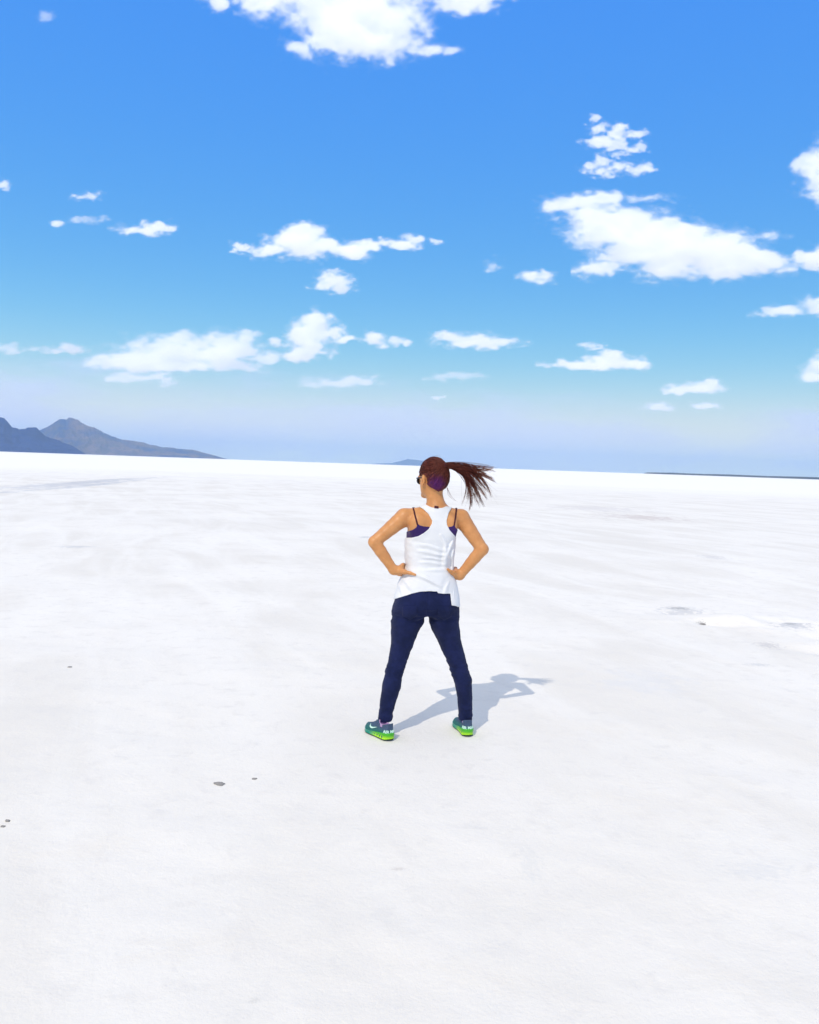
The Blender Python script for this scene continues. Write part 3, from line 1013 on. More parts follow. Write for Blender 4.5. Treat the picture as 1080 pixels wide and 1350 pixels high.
head.ellipsoid(hp(0.074, -0.028, -0.008), AX, (0.012, 0.026, 0.010), 0.012)
head.ellipsoid(hp(0.068, 0.030, -0.028), AX, (0.012, 0.014, 0.010), 0.004)      # eyes
head.ellipsoid(hp(0.068, -0.030, -0.028), AX, (0.012, 0.014, 0.010), 0.004)
for sg in (1, -1):                                                               # ears
    head.cone(hp(-0.004, 0.070 * sg, -0.022), hp(-0.012, 0.080 * sg, -0.022), 0.012, 0.012, 0.008)
    ring = [hp(-0.008 + 0.013 * math.cos(t), (0.080 + 0.004 * math.cos(t + 2.6)) * sg, -0.030 + 0.026 * math.sin(t)) for t in np.linspace(-1.3, 4.0, 9)]
    head.chain(ring, [0.0055] * 9, 0.004)
    head.cone(ring[0], ring[0] + HU * 0.006, 0.007, 0.006, 0.004)
head.cone(NECK1, hp(-0.01, 0, -0.04), 0.047, 0.05, 0.03)

body = Shape()
body.p = torso.p + hips.p
body.chain(LP, [r - 0.010 for r in LRd], 0.03)
body.chain(RP, [r - 0.010 for r in RRd], 0.03)
limbs = Shape()
limbs.p = head.p + arms.p

BASE = np.array([0.15, 5.10, 0.0])


def put(name, V, Fc, mat, parent, smooth=True):
    return link(name, mesh_from(name, np.asarray(V) - (BASE), Fc), mat, parent, smooth)


def from_grid(F, lo, h):
    return surface_nets(F, lo, h)


# ---------------------------------------------------------------- materials of the figure
skin, nt, bs = new_mat('tanned_skin')
g_ = nd(nt, 'ShaderNodeNewGeometry')
sk = noise_n(nt, g_.outputs['Position'], 22, 5, 0.6)
lk(nt, mix_c(nt, ramp_n(nt, sk, 0.35, 0.68), (0.58, 0.255, 0.088), (0.66, 0.305, 0.112)), bs.inputs['Base Color'])
bs.inputs['Roughness'].default_value = 0.42
bs.inputs['Specular IOR Level'].default_value = 0.35
bs.inputs['Subsurface Weight'].default_value = 0.12
bs.inputs['Subsurface Radius'].default_value = (0.010, 0.004, 0.002)
bs.inputs['Subsurface Scale'].default_value = 0.6
bump_n(nt, bs, noise_n(nt, g_.outputs['Position'], 260, 3), 0.12, 0.002)


def cloth_mat(name, a, b, scale=420, rough=0.85, sheen=0.2, bump=0.25, var=14):
    mt, nt, bs = new_mat(name)
    g_ = nd(nt, 'ShaderNodeNewGeometry')
    lk(nt, mix_c(nt, ramp_n(nt, noise_n(nt, g_.outputs['Position'], var, 5, 0.6), 0.35, 0.68), a, b), bs.inputs['Base Color'])
    bs.inputs['Roughness'].default_value = rough
    bs.inputs['Sheen Weight'].default_value = sheen
    bs.inputs['Specular IOR Level'].default_value = 0.25
    w_ = nd(nt, 'ShaderNodeTexWave')
    w_.inputs['Scale'].default_value = scale
    w_.inputs['Distortion'].default_value = 2
    lk(nt, g_.outputs['Position'], w_.inputs['Vector'])
    bump_n(nt, bs, math_n(nt, 'ADD', w_.outputs['Fac'], noise_n(nt, g_.outputs['Position'], 150, 4)), bump, 0.0015)
    return mt


m_white = cloth_mat('white_jersey', (0.76, 0.755, 0.75), (0.80, 0.795, 0.79), sheen=0.1, bump=0.15)
m_navy = cloth_mat('navy_denim', (0.007, 0.012, 0.050), (0.012, 0.018, 0.074), bump=0.35, sheen=0.05)
m_navy.node_tree.nodes['Principled BSDF'].inputs['Specular IOR Level'].default_value = 0.15
m_plum = cloth_mat('plum_stretch_fabric', (0.032, 0.013, 0.10), (0.045, 0.018, 0.12), sheen=0.1)
m_strap = cloth_mat('dark_maroon_strap', (0.06, 0.012, 0.02), (0.08, 0.016, 0.03), sheen=0.0)

# ---------------------------------------------------------------- body
h = 0.0034
lo, hi = [np.minimum(a_, b_) if i == 0 else np.maximum(a_, b_) for i, (a_, b_) in enumerate(zip(body.bounds(0.03), limbs.bounds(0.03)))]
lo[2] = 0.045
F, ax = body.grid(lo, hi, h)
zt_ = np.clip((W(560, 752, 5.1)[2] - ax[2]) / 0.06, 0, 1)[None, None, :]
F = F + (0.016 * zt_).astype(np.float32)              # slimmer where the trousers cover her
F = smin(F, limbs.grid(lo, hi, h)[0], 0.018)
F[:, :, 0] = 0.3
V, Q = from_grid(F, lo, h)
person = link('person', mesh_from('person', V - BASE, Q), skin)
person.location = BASE
tag(person, 'person seen from behind with a windblown ponytail, hands on hips and feet apart', 'person')

# ---------------------------------------------------------------- trousers
legs = Shape()
legs.p = list(hips.p)
pt = [(764, 529, 597.5, 0.102, 0.0), (772, 525.5, 598.5, 0.108, 0.0), (785, 523.0, 600.5, 0.117, -0.004), (800, 519.6, 603.8, 0.118, -0.004), (810, 519.5, 603.8, 0.082, 0.006)]
legs.sections([sec(*t[:4], dy=t[4]) for t in pt], YAW, 0.03)
legs.ellipsoid(W(563.3, 805, 5.125), np.eye(3), (0.030, 0.075, 0.034), 0.012)
legs.cone(W(552.5, 804, 5.11), W(547.5, 818, 5.11), 0.045, 0.050, 0.012)
legs.cone(W(573.5, 804, 5.13), W(577.5, 818, 5.13), 0.045, 0.050, 0.012)
legs.chain(LP, LRd, 0.03)
legs.chain(RP, RRd, 0.03)
h = 0.0034
lo, hi = legs.bounds(0.03)
F, ax = legs.grid(lo, hi, h)
ext = [(n_ - 1) * h for n_ in F.shape]
rng = np.random.default_rng(5)
zz = ax[2][None, None, :]
px_, py_ = project_px(ax[0][:, None, None], ax[1][None, :, None], zz)
# creases: short folds round the knees, the ankles and under the seat
amp = 0.0012 + 0.0042 * np.exp(-((py_ - 881) / 12) ** 2) + 0.0026 * np.exp(-((py_ - 941) / 8) ** 2) + 0.003 * np.exp(-((py_ - 815) / 9) ** 2)
cre = noise_grid(F.shape, ext, (0.08, 0.08, 0.016), 3, 0.5, rng)
F = F - (amp * np.clip(cre, -1.2, 1.2)).astype(np.float32)
F = F - 0.0012 * noise_grid(F.shape, ext, (0.05, 0.05, 0.16), 2, 0.5, rng)
# seam down the middle of the seat
mid_x = 563.5 + (py_ - 800) * 0.0
F = F + (0.004 * np.exp(-((px_ - mid_x) / 1.3) ** 2) * (py_ < 822)).astype(np.float32)
cuff = W(506, 950.5, YL)[2]
cuffR = W(613, 948.5, YR)[2]
cutz = np.where(ax[0][:, None, None] < 0.15, cuff, cuffR)
F = np.maximum(F, (cutz - zz).astype(np.float32))
top_ = sec(764, 529, 600.5, 0.1)[0]
F = np.maximum(F, (zz - top_).astype(np.float32))
V, Q = from_grid(F, lo, h)
trousers = put('trousers', V, Q, m_navy, person)

# back pockets, stitched patches standing a little proud of the seat
legs_core = Shape()
legs_core.p = legs.p
for poly in ([(531, 800), (549, 798.5), (550.5, 810), (541, 816), (531.5, 811)], [(577.5, 799), (594, 800.5), (594.5, 812), (586, 816.5), (577, 811)]):
    pr = np.array(poly, float)
    N_ = 10
    cen = pr.mean(0)
    # fan of rings from the centre outwards, pushed on to the seat
    rings = []
    dens = np.concatenate([np.linspace(pr[i], pr[(i + 1) % len(pr)], 6, endpoint=False) for i in range(len(pr))])
    for k_ in range(N_ + 1):
        rings.append(cen + (dens - cen) * (k_ / N_ if k_ else 0.02))
    P3 = np.array([legs.hit(x_, y_) for x_, y_ in np.concatenate(rings)])
    P3, nn = legs.push(P3, 0.0065)
    n_ = len(dens)
    edge = np.arange(N_ * n_, (N_ + 1) * n_)
    P4 = P3[edge] - nn[edge] * 0.010
    Vp = np.concatenate([P3, P4])
    fc = []
    for k_ in range(N_):
        for i in range(n_):
            j = (i + 1) % n_
            fc.append((k_ * n_ + i, (k_ + 1) * n_ + i, (k_ + 1) * n_ + j, k_ * n_ + j))
    for i in range(n_):
        j = (i + 1) % n_
        fc.append((N_ * n_ + i, (N_ + 1) * n_ + i, (N_ + 1) * n_ + j, N_ * n_ + j))
    put('pocket', Vp, fc, m_navy, trousers)

# ---------------------------------------------------------------- tank top
h = 0.0026
loose = Shape()
lt = [(703, 535.5, 602, 0.100, 0.006), (716, 534.3, 601, 0.104, 0.006), (730, 534.5, 599.2, 0.102, 0.006), (745, 535.0, 597.5, 0.098, 0.006), (752, 533, 598, 0.100, 0.005),
      (760, 528, 598.5, 0.107, 0.003), (772, 523.5, 599.6, 0.117, 0.0), (785, 523.2, 601.2, 0.125, -0.006), (806, 521.5, 603.6, 0.132, -0.006)]
loose.sections([sec(*t[:4], dy=t[4]) for t in lt], YAW, 0.02)
skin_t = Shape()
skin_t.p = torso.p
lo = np.array([W(505, 700, 5.1)[0], 4.94, W(560, 812, 5.1)[2]])
hi = np.array([W(625, 700, 5.1)[0], 5.33, W(560, 655, 5.1)[2]])
Fa, ax = skin_t.grid(lo, hi, h)
Fb, _ = loose.grid(lo, hi, h)
Fh, _ = hips.grid(lo, hi, h)
ext = [(n_ - 1) * h for n_ in Fa.shape]
rng = np.random.default_rng(12)
xg, yg, zg = ax[0][:, None, None], ax[1][None, :, None], ax[2][None, None, :]
px_, py_ = project_px(xg, yg, zg)
px_, py_ = px_.astype(np.float32), py_.astype(np.float32)


wob_f = (1.6 * noise_grid(Fa.shape, ext, (0.07, 0.07, 0.07), 2, 0.5, rng)).astype(np.float32)


def fold(x0, y0, x1, y1, w, a_):
    """a crease of the cloth from one place to another: ridge on one side, groove on the other"""
    ex, ey = x1 - x0, y1 - y0
    L = math.hypot(ex, ey)
    t = ((px_ - x0) * ex + (py_ - y0) * ey) / L / L
    d = ((px_ - x0) * -ey + (py_ - y0) * ex) / L
    d = d + wob_f
    env = np.clip(1 - np.abs(2 * t - 1) ** 3, 0, 1) * (t > 0) * (t < 1)
    return a_ * env * (np.exp(-(d / w) ** 2) - 0.6 * np.exp(-((d - 1.6 * w) / w) ** 2))


folds = 0
for a_ in ((592, 727, 552, 719, 2.6, 0.0045), (590, 734, 548, 727, 2.2, 0.0055), (588, 739, 556, 736, 1.8, 0.004), (590, 746, 550, 741, 2.0, 0.004), (594, 752, 556, 753, 2.2, 0.0035),
           (538, 752, 580, 772, 2.6, 0.006), (548, 754, 588, 776, 2.2, 0.0045), (562, 701, 540, 713, 2.6, 0.003), (578, 696, 590, 722, 3.0, 0.008), (590, 716, 588, 750, 3.4, 0.012),
           (598, 706, 592, 738, 2.6, 0.010), (570, 704, 590, 726, 2.6, 0.005), (600, 716, 597, 756, 2.0, 0.008), (532, 762, 546, 784, 2.4, 0.005), (526, 768, 531, 790, 2.0, 0.005),
           (594, 762, 585, 784, 2.4, 0.006), (598, 764, 598, 798, 2.0, 0.006), (541, 710, 572, 708, 2.6, 0.0025)):
    folds = folds + fold(*a_)
wr = noise_grid(Fa.shape, ext, (0.11, 0.11, 0.05), 3, 0.5, rng)
low = np.clip((py_ - 702) / 14, 0, 1)
Fb = Fb - (folds + 0.004 * wr * low).astype(np.float32)
F = np.minimum(Fa - 0.0060, np.where(py_ > 697, Fb, 0.3))
F = smin(F, np.where(py_ > 745, Fh - 0.010, 0.3).astype(np.float32), 0.01)
poly_t = [(551.5, 667.2), (554.5, 663.5), (558, 662), (563, 666), (569, 668.8), (576, 669.8), (583, 669.5), (588.5, 667.2), (595.8, 668.6), (591.5, 676), (588.8, 686), (589.3, 692), (593, 699), (601.5, 708.5),
          (650, 709), (650, 801), (603, 800), (601.8, 799.0), (595.5, 798.0), (593.6, 782.5), (585, 782.8), (577.8, 782), (576.0, 779.8), (566, 779.3), (554, 780), (543, 782.5), (534, 785.5), (521, 789.5), (505, 793), (480, 794),
          (480, 709), (534.4, 708.8), (543, 708.7), (551.5, 706.8), (559, 702.5), (565, 697.5), (569.4, 690), (569.6, 686), (565, 677.5), (558, 671)]
back_mask = poly_sdf(poly_t, 470, 640, 660, 830)
front_t = [(x_, min(y_, 788) if y_ < 770 else 788) for x_, y_ in poly_t]
front_mask = poly_sdf(front_t, 470, 640, 660, 830)
front = ((xg - (W(572, 700, YC)[0])) * FACE[0] + (yg - YC) * FACE[1]) > 0.012
Mk = np.where(front, front_mask(px_, py_), back_mask(px_, py_)) * PX
F = np.maximum(F, Mk.astype(np.float32))
F = np.maximum(F, -(torso.grid(lo, hi, h)[0] + 0.012))                      # hollow: she stands inside it
for sl in ((0, slice(None), slice(None)), (-1, slice(None), slice(None)), (slice(None), 0, slice(None)), (slice(None), -1, slice(None)), (slice(None), slice(None), 0), (slice(None), slice(None), -1)):
    F[sl] = 0.1
V, Q = from_grid(F, lo, h)
top = put('tank_top', V, Q, m_white, person)

# neck label inside the collar
lab = [torso.hit(x_, y_, 0.010) for x_, y_ in ((573, 666.6), (578.5, 667.4), (578.2, 670.4), (572.6, 669.8))]
lab = np.array(lab)
nrm = np.cross(lab[1] - lab[0], lab[3] - lab[0])
nrm /= np.linalg.norm(nrm)
lab2 = lab + nrm * 0.002
put('neck_label', np.concatenate([lab, lab2]), [(0, 1, 2, 3), (7, 6, 5, 4), (0, 4, 5, 1), (1, 5, 6, 2), (2, 6, 7, 3), (3, 7, 4, 0)], m_strap, top, False)

# ---------------------------------------------------------------- bra top
lo = np.array([W(525, 700, 5.1)[0], 4.94, W(560, 722, 5.1)[2]])
hi = np.array([W(615, 700, 5.1)[0], 5.33, W(560, 682, 5.1)[2]])
h = 0.0026
F, ax = torso.grid(lo, hi, h)
px_, py_ = project_px(ax[0][:, None, None], ax[1][None, :, None], ax[2][None, None, :])
band = poly_sdf([(515, 701.5), (536, 701), (544, 698.5), (548.5, 695.5), (551, 690.5), (553.5, 692.5), (559, 694), (566, 694.5), (576, 695.5), (590, 695), (596, 694), (598.8, 691.5), (601, 696), (606, 700), (630, 702), (630, 716), (515, 716)], 470, 640, 660, 830)
F = np.maximum(F - 0.0035, (band(px_, py_) * PX).astype(np.float32))
F = np.maximum(F, -(torso.grid(lo, hi, h)[0] + 0.008))
V, Q = from_grid(F, lo, h)
bra = put('bra_top', V, Q, m_plum, person)


def ribbon(P, N, w, t):
    """a flat band along points P with outward normals N"""
    V, fc = [], []
    n = len(P)
    for i in range(n):
        tg = P[min(i + 1, n - 1)] - P[max(i - 1, 0)]
        tg /= np.linalg.norm(tg)
        s = np.cross(tg, N[i])
        s /= np.linalg.norm(s)
        for a_, b_ in ((-w, 0), (-w * 0.7, t), (w * 0.7, t), (w, 0), (w * 0.7, -t), (-w * 0.7, -t)):
            V.append(P[i] + s * a_ + N[i] * b_)
    for i in range(n - 1):
        for k_ in range(6):
            j = (k_ + 1) % 6
            fc.append((i * 6 + k_, i * 6 + j, (i + 1) * 6 + j, (i + 1) * 6 + k_))
    fc.append(tuple(range(5, -1, -1)))
    fc.append(tuple((n - 1) * 6 + k_ for k_ in range(6)))
    return np.array(V), fc


tors_arm = Shape()
tors_arm.p = torso.p + arms.p[:5] + arms.p[10:15]
for (xa, ya, xb, yb) in ((550.8, 692.5, 544.6, 669), (598.6, 693.5, 602.0, 670.5)):
    pts = [tors_arm.hit(xa + (xb - xa) * t, ya + (yb - ya) * t) for t in np.linspace(0, 1, 9)]
    last = pts[-1]
    for dy, dz in ((0.025, 0.02), (0.05, 0.025), (0.085, 0.02), (0.10, -0.02), (0.10, -0.06)):
        pts.append(last + np.array([0.004 * np.sign(572 - xa), dy, dz]))
    P3, nn = tors_arm.push(np.array(pts), 0.0015)
    Vr, fr = ribbon(P3, nn, 0.0048, 0.0022)
    put('strap', Vr, fr, m_strap, bra)
# ---------------------------------------------------------------- hair
hairm, nt, bs = new_mat('auburn_hair')
g_ = nd(nt, 'ShaderNodeNewGeometry')
sepz = nd(nt, 'ShaderNodeSeparateXYZ')
lk(nt, g_.outputs['Position'], sepz.inputs[0])
TIE = hp(-0.092, -0.006, 0.052)
rel = nd(nt, 'ShaderNodeVectorMath', operation='SUBTRACT')
rel.inputs[1].default_value = tuple(TIE)
lk(nt, g_.outputs['Position'], rel.inputs[0])
nrm_ = nd(nt, 'ShaderNodeVectorMath', operation='NORMALIZE')
lk(nt, rel.outputs[0], nrm_.inputs[0])
n1 = noise_n(nt, nrm_.outputs[0], 13, 5, 0.7)            # combed streaks meeting at the tie
cc = mix_c(nt, ramp_n(nt, n1, 0.35, 0.68), (0.052, 0.010, 0.008), (0.155, 0.036, 0.021))
# dyed purple underneath, towards the nape
zn = math_n(nt, 'ADD', sepz.outputs[2], math_n(nt, 'MULTIPLY', math_n(nt, 'SUBTRACT', n1, 0.5), 0.05))
ctr_n = head.hit(576, 638)
dist = nd(nt, 'ShaderNodeVectorMath', operation='DISTANCE')
dist.inputs[1].default_value = tuple(ctr_n)
lk(nt, g_.outputs['Position'], dist.inputs[0])
fac = ramp_n(nt, math_n(nt, 'ADD', dist.outputs['Value'], math_n(nt, 'MULTIPLY', math_n(nt, 'SUBTRACT', n1, 0.5), 0.05)), 0.012, 0.070, 0.8, 0.0)
cc = mix_c(nt, fac, cc, (0.095, 0.012, 0.125))
dt_ = nd(nt, 'ShaderNodeVectorMath', operation='LENGTH')
lk(nt, rel.outputs[0], dt_.inputs[0])
cc = mix_c(nt, math_n(nt, 'MULTIPLY', ramp_n(nt, dt_.outputs['Value'], 0.16, 0.30), ramp_n(nt, n1, 0.3, 0.7, 0.3, 1.0)), cc, (0.26, 0.10, 0.045))   # sunlit look of the ponytail ends put into the colour
lk(nt, cc, bs.inputs['Base Color'])
bs.inputs['Roughness'].default_value = 0.5
bs.inputs['Specular IOR Level'].default_value = 0.18

lo, hi = head.bounds(0.03)
h = 0.0022
cap = Shape()
cap.ellipsoid(hp(-0.008, 0, 0.006), AX, (0.097, 0.079, 0.100), 0.02)
cap.ellipsoid(hp(-0.032, 0, -0.022), AX, (0.068, 0.067, 0.074), 0.03)
cap.cone(hp(-0.06, 0, 0.03), TIE, 0.035, 0.016, 0.03)
F, ax = cap.grid(lo, hi, h)
x, y, z = ax[0][:, None, None], ax[1][None, :, None], ax[2][None, None, :]
f_ = (x - HC[0]) * HF[0] + (y - HC[1]) * HF[1] + (z - HC[2]) * HF[2]
l_ = (x - HC[0]) * HL[0] + (y - HC[1]) * HL[1] + (z - HC[2]) * HL[2]
u_ = (x - HC[0]) * HU[0] + (y - HC[1]) * HU[1] + (z - HC[2]) * HU[2]
# strands combed back to the tie: fine ridges in planes round the axis through the tie
tf, tl, tu = -0.092, -0.006, 0.052
angc = np.arctan2(l_ - tl, u_ - tu + 0.0 * f_)
F = F - (0.0011 * np.sin(angc * 34 + 3 * np.sin(f_ * 40)) + 0.0007 * np.sin(angc * 71 + 5 * f_ * 30)).astype(np.float32)
# hairline: behind a sloping plane at the brow, round the ears, down to the nape
hl = np.where(u_ > -0.006, f_ - (0.062 + 0.25 * (u_ - 0.03)), f_ - (-0.022 + 0.30 * (u_ + 0.030)))
hl = np.maximum(hl, (-0.098 - u_ + 0.55 * np.abs(l_) + 0.10 * (f_ + 0.06) + 0.004 * np.sin(angc * 40 + l_ * 300)) * 0.8)
ear = 0.030 - np.sqrt((f_ + 0.006) ** 2 + ((u_ + 0.030) * 0.9) ** 2)
F = np.maximum(F, (hl * 0.8).astype(np.float32))
F = np.maximum(F, np.where(np.abs(l_) > 0.045, ear, -1).astype(np.float32))
F = np.maximum(F, -(head.grid(lo, hi, h)[0] + 0.010))
V, Q = surface_nets(F, lo, h)
hair_v, hair_q = V, Q


def strands(curves, r0, r1, sides=4):
    """tapering strands along sampled curves, one mesh"""
    V, fc = [], []
    for C_, rs in curves:
        n = len(C_)
        b0 = len(V)
        for i in range(n):
            tg = C_[min(i + 1, n - 1)] - C_[max(i - 1, 0)]
            tg = tg / (np.linalg.norm(tg) + 1e-9)
            s = np.cross(tg, (0.1, 0.2, 1.0))
            s /= np.linalg.norm(s) + 1e-9
            q = np.cross(tg, s)
            r = (r0 + (r1 - r0) * (i / (n - 1)) ** 1.3) * rs
            for k_ in range(sides):
                a_ = 2 * math.pi * k_ / sides
                V.append(C_[i] + (s * math.cos(a_) + q * math.sin(a_)) * r)
        for i in range(n - 1):
            for k_ in range(sides):
                j = (k_ + 1) % sides
                fc.append((b0 + i * sides + k_, b0 + i * sides + j, b0 + (i + 1) * sides + j, b0 + (i + 1) * sides + k_))
        fc.append(tuple(b0 + (n - 1) * sides + k_ for k_ in range(sides)))
        fc.append(tuple(b0 + k_ for k_ in range(sides - 1, -1, -1)))
    return np.array(V), fc


def bez(p, n=12):
    t = np.linspace(0, 1, n)[:, None]
    return (1 - t) ** 3 * p[0] + 3 * (1 - t) ** 2 * t * p[1] + 3 * (1 - t) * t * t * p[2] + t ** 3 * p[3]


rg = np.random.default_rng(21)
cv = []
for _ in range(60):                              # fine stray hairs over the crown
    d = rg.normal(0, 1, 3)
    d[2] = abs(d[2])
    d /= np.linalg.norm(d)
    a0 = HC + HF * (d[0] * 0.085 - 0.008) + HL * d[1] * 0.074 + HU * (d[2] * 0.098 + 0.006)
    e0 = a0 + (TIE - a0) * rg.uniform(0.3, 0.6) + HU * rg.uniform(0.002, 0.016) + d * 0.02
    cv.append((bez([a0, a0 + d * 0.012, a0 + (e0 - a0) * 0.6 + d * 0.012, e0], 8), 0.45))
# combed strands lying over the head, all drawn back to the tie
n_s = 0
while n_s < 620:
    d = rg.normal(0, 1, 3)
    d /= np.linalg.norm(d)
    f0, l0, u0 = d[0] * 0.09 - 0.01, d[1] * 0.077, d[2] * 0.10
    lim = f0 - (0.058 + 0.25 * (u0 - 0.03)) if u0 > -0.006 else f0 - (-0.028 + 0.30 * (u0 + 0.030))
    if lim > 0 or (-0.090 - u0 + 0.55 * abs(l0) + 0.1 * (f0 + 0.06)) > 0:
        continue
    if abs(l0) > 0.045 and np.hypot(f0 + 0.006, (u0 + 0.03) * 0.9) < 0.034:
        continue
    a0 = hp(f0, l0, u0)
    tq = np.linspace(0, 1, 9)[:, None]
    P_, nn_ = cap.push(a0 + (TIE - a0) * tq, rg.uniform(-0.0002, 0.0014), 8)
    sway_ = rg.normal(0, 0.0012, 3)
    cv.append((P_ + np.sin(tq * 5 + n_s) * sway_, rg.uniform(0.8, 1.3)))
    n_s += 1
Vs, Fs = strands(cv, 0.0012, 0.0006)
hair = put('hair', np.concatenate([hair_v, Vs]), [tuple(map(int, q_)) for q_ in hair_q] + [tuple(len(hair_v) + i for i in f__) for f__ in Fs], hairm, person)
T0 = TIE
TYD = T0[1]
# locks: (control 1, control 2, tip) as seen, number of strands, width at the middle
locks = [((606, 606), (628, 616), (653, 617.5), 22), ((608, 607), (634, 622), (649.5, 617.5), 26), ((609, 609), (632, 624), (643, 626), 44), ((609, 610), (634, 618), (652, 622), 22),
         ((610, 610), (634, 622), (653, 637), 34), ((610, 610), (634, 624), (650, 632), 40), ((610, 611), (640, 624), (648.5, 656), 34), ((610, 612), (634, 626), (641, 640), 44),
         ((610, 612), (630, 630), (641.5, 660), 46), ((609, 612), (626, 634), (639, 667), 40), ((609, 613), (622, 640), (632, 667), 26), ((608, 613), (624, 634), (630, 656), 46),
         ((608, 613), (624, 634), (619, 673), 44), ((607, 613), (622, 634), (615, 662), 36), ((607, 613), (622, 632), (609, 664), 16), ((608, 613), (620, 640), (622, 668), 26),
         ((608, 612), (624, 630), (629, 646), 46), ((608, 611), (625, 624), (636, 638), 46), ((607, 610), (620, 620), (630, 632), 44), ((607, 611), (620, 626), (624, 644), 40),
         ((609, 612), (632, 634), (644, 648), 30), ((608, 612), (628, 640), (634, 660), 30)]
cv = []
for (c1, c2, tip, n) in locks:
    dy_tip = rg.uniform(-0.05, 0.09)
    sway = rg.uniform(-1, 1, 3) * 0.012
    n = int(n * 0.7)
    ph0 = rg.uniform(0, 6.28)
    for _ in range(n):
        a0 = T0 + rg.normal(0, 1, 3) * np.array([0.004, 0.008, 0.0085])
        b0 = W(*c1, TYD + dy_tip * 0.3) + rg.normal(0, 1, 3) * np.array([0.008, 0.016, 0.0105])
        c0 = W(*c2, TYD + dy_tip * 0.7) + rg.normal(0, 1, 3) * np.array([0.009, 0.018, 0.010]) + sway
        e0 = W(*tip, TYD + dy_tip) + rg.normal(0, 1, 3) * np.array([0.0034, 0.008, 0.0034])
        k_ = rg.uniform(0.72, 1.05)
        e0 = c0 + (e0 - c0) * k_
        cu = bez([a0, b0, c0, e0], 13)
        ph, am = ph0 + rg.normal(0, 0.5), rg.uniform(0.002, 0.008)
        tt = np.linspace(0, 1, 13)
        cu[:, 2] += am * np.sin(tt * 7 + ph) * tt
        cu[:, 0] += am * np.cos(tt * 6 + ph) * tt
        cv.append((cu, rg.uniform(0.7, 1.3)))
for _ in range(42):                              # flyaway strands
    c1, c2, tip, n = locks[rg.integers(len(locks))]
    e0 = W(tip[0] + rg.normal(0, 7), tip[1] + rg.normal(0, 6), TYD + rg.uniform(-0.08, 0.1))
    cv.append((bez([T0, W(*c1, TYD) + rg.normal(0, 0.012, 3), W(*c2, TYD) + rg.normal(0, 0.022, 3), e0], 13), 0.55))
Vs, Fs = strands(cv, 0.0012, 0.0003)
pony = put('ponytail', Vs, Fs, hairm, hair)
# loose strands at the nape and on the crown
for tip in ((600, 660), (596, 657), (603, 661)):
    a0 = hp(-0.085, -0.03, -0.065)
    cu = bez([a0, a0 + np.array([0.012, 0, -0.016]), W(tip[0] - 8, tip[1] - 3, TYD), W(*tip, TYD)], 10)
    put('loose_strand', *strands([(cu, 0.8)], 0.0013, 0.0004), hairm, hair)
# tie
V, fc = [], []
ta = np.array([0.96, 0.1, 0.12])
ta /= np.linalg.norm(ta)
s1 = np.cross(ta, (0, 0, 1.0))
s1 /= np.linalg.norm(s1)
s2 = np.cross(ta, s1)
for i in range(20):
    a_ = 2 * math.pi * i / 20
    for k_ in range(8):
        b_ = 2 * math.pi * k_ / 8
        rr_ = 0.0165 + 0.0042 * math.cos(b_)
        V.append(T0 + ta * (0.006 + 0.0045 * math.sin(b_)) + (s1 * math.cos(a_) + s2 * math.sin(a_)) * rr_)
for i in range(20):
    for k_ in range(8):
        fc.append((i * 8 + k_, i * 8 + (k_ + 1) % 8, ((i + 1) % 20) * 8 + (k_ + 1) % 8, ((i + 1) % 20) * 8 + k_))
put('hair_tie', V, fc, m_strap, hair)

# ---------------------------------------------------------------- sunglasses
gm, nt, bs = new_mat('dark_glass')
bs.inputs['Base Color'].default_value = (0.012, 0.010, 0.012, 1)
bs.inputs['Roughness'].default_value = 0.08
fm, nt, bs = new_mat('black_frame_plastic')
bs.inputs['Base Color'].default_value = (0.015, 0.012, 0.014, 1)
bs.inputs['Roughness'].default_value = 0.3


def tube(pts, r, sides=8):
    return strands([(np.array(pts), 1.0)], r, r, sides)


Vt, Ft = [], []


def add_mesh(V, F_):
    b0 = len(Vt)
    Vt.extend(list(V))
    Ft.extend([tuple(b0 + i for i in f__) for f__ in F_])


for sg in (1, -1):
    rim = [hp(0.092 - 0.26 * abs(0.033 * sg + 0.027 * math.cos(t)) , 0.033 * sg + 0.027 * math.cos(t), -0.029 + 0.022 * math.sin(t)) for t in np.linspace(0, 2 * math.pi, 21)]
    add_mesh(*tube(rim, 0.0026))
    add_mesh(*tube([hp(0.078, 0.060 * sg, -0.018), hp(0.060, 0.074 * sg, -0.017), hp(0.02, 0.080 * sg, -0.016), hp(-0.01, 0.082 * sg, -0.018), hp(-0.024, 0.081 * sg, -0.034)], 0.0034))
add_mesh(*tube([hp(0.091, 0.008, -0.022), hp(0.098, 0, -0.019), hp(0.091, -0.008, -0.022)], 0.0024))
glasses = put('sunglasses', Vt, Ft, fm, person)
for sg in (1, -1):
    V, fc = [], []
    for off in (0.0, -0.0022):
        V.append(hp(0.094 - 0.26 * 0.033 + off, 0.033 * sg, -0.029))
        for t in np.linspace(0, 2 * math.pi, 24, endpoint=False):
            V.append(hp(0.092 - 0.26 * abs(0.033 * sg + 0.026 * math.cos(t)) + off, 0.033 * sg + 0.026 * math.cos(t), -0.029 + 0.021 * math.sin(t)))
    for i in range(24):
        j = (i + 1) % 24
        fc += [(0, 1 + i, 1 + j), (25, 26 + j, 26 + i), (1 + i, 26 + i, 26 + j, 1 + j)]
    put('lens', V, fc, gm, glasses)


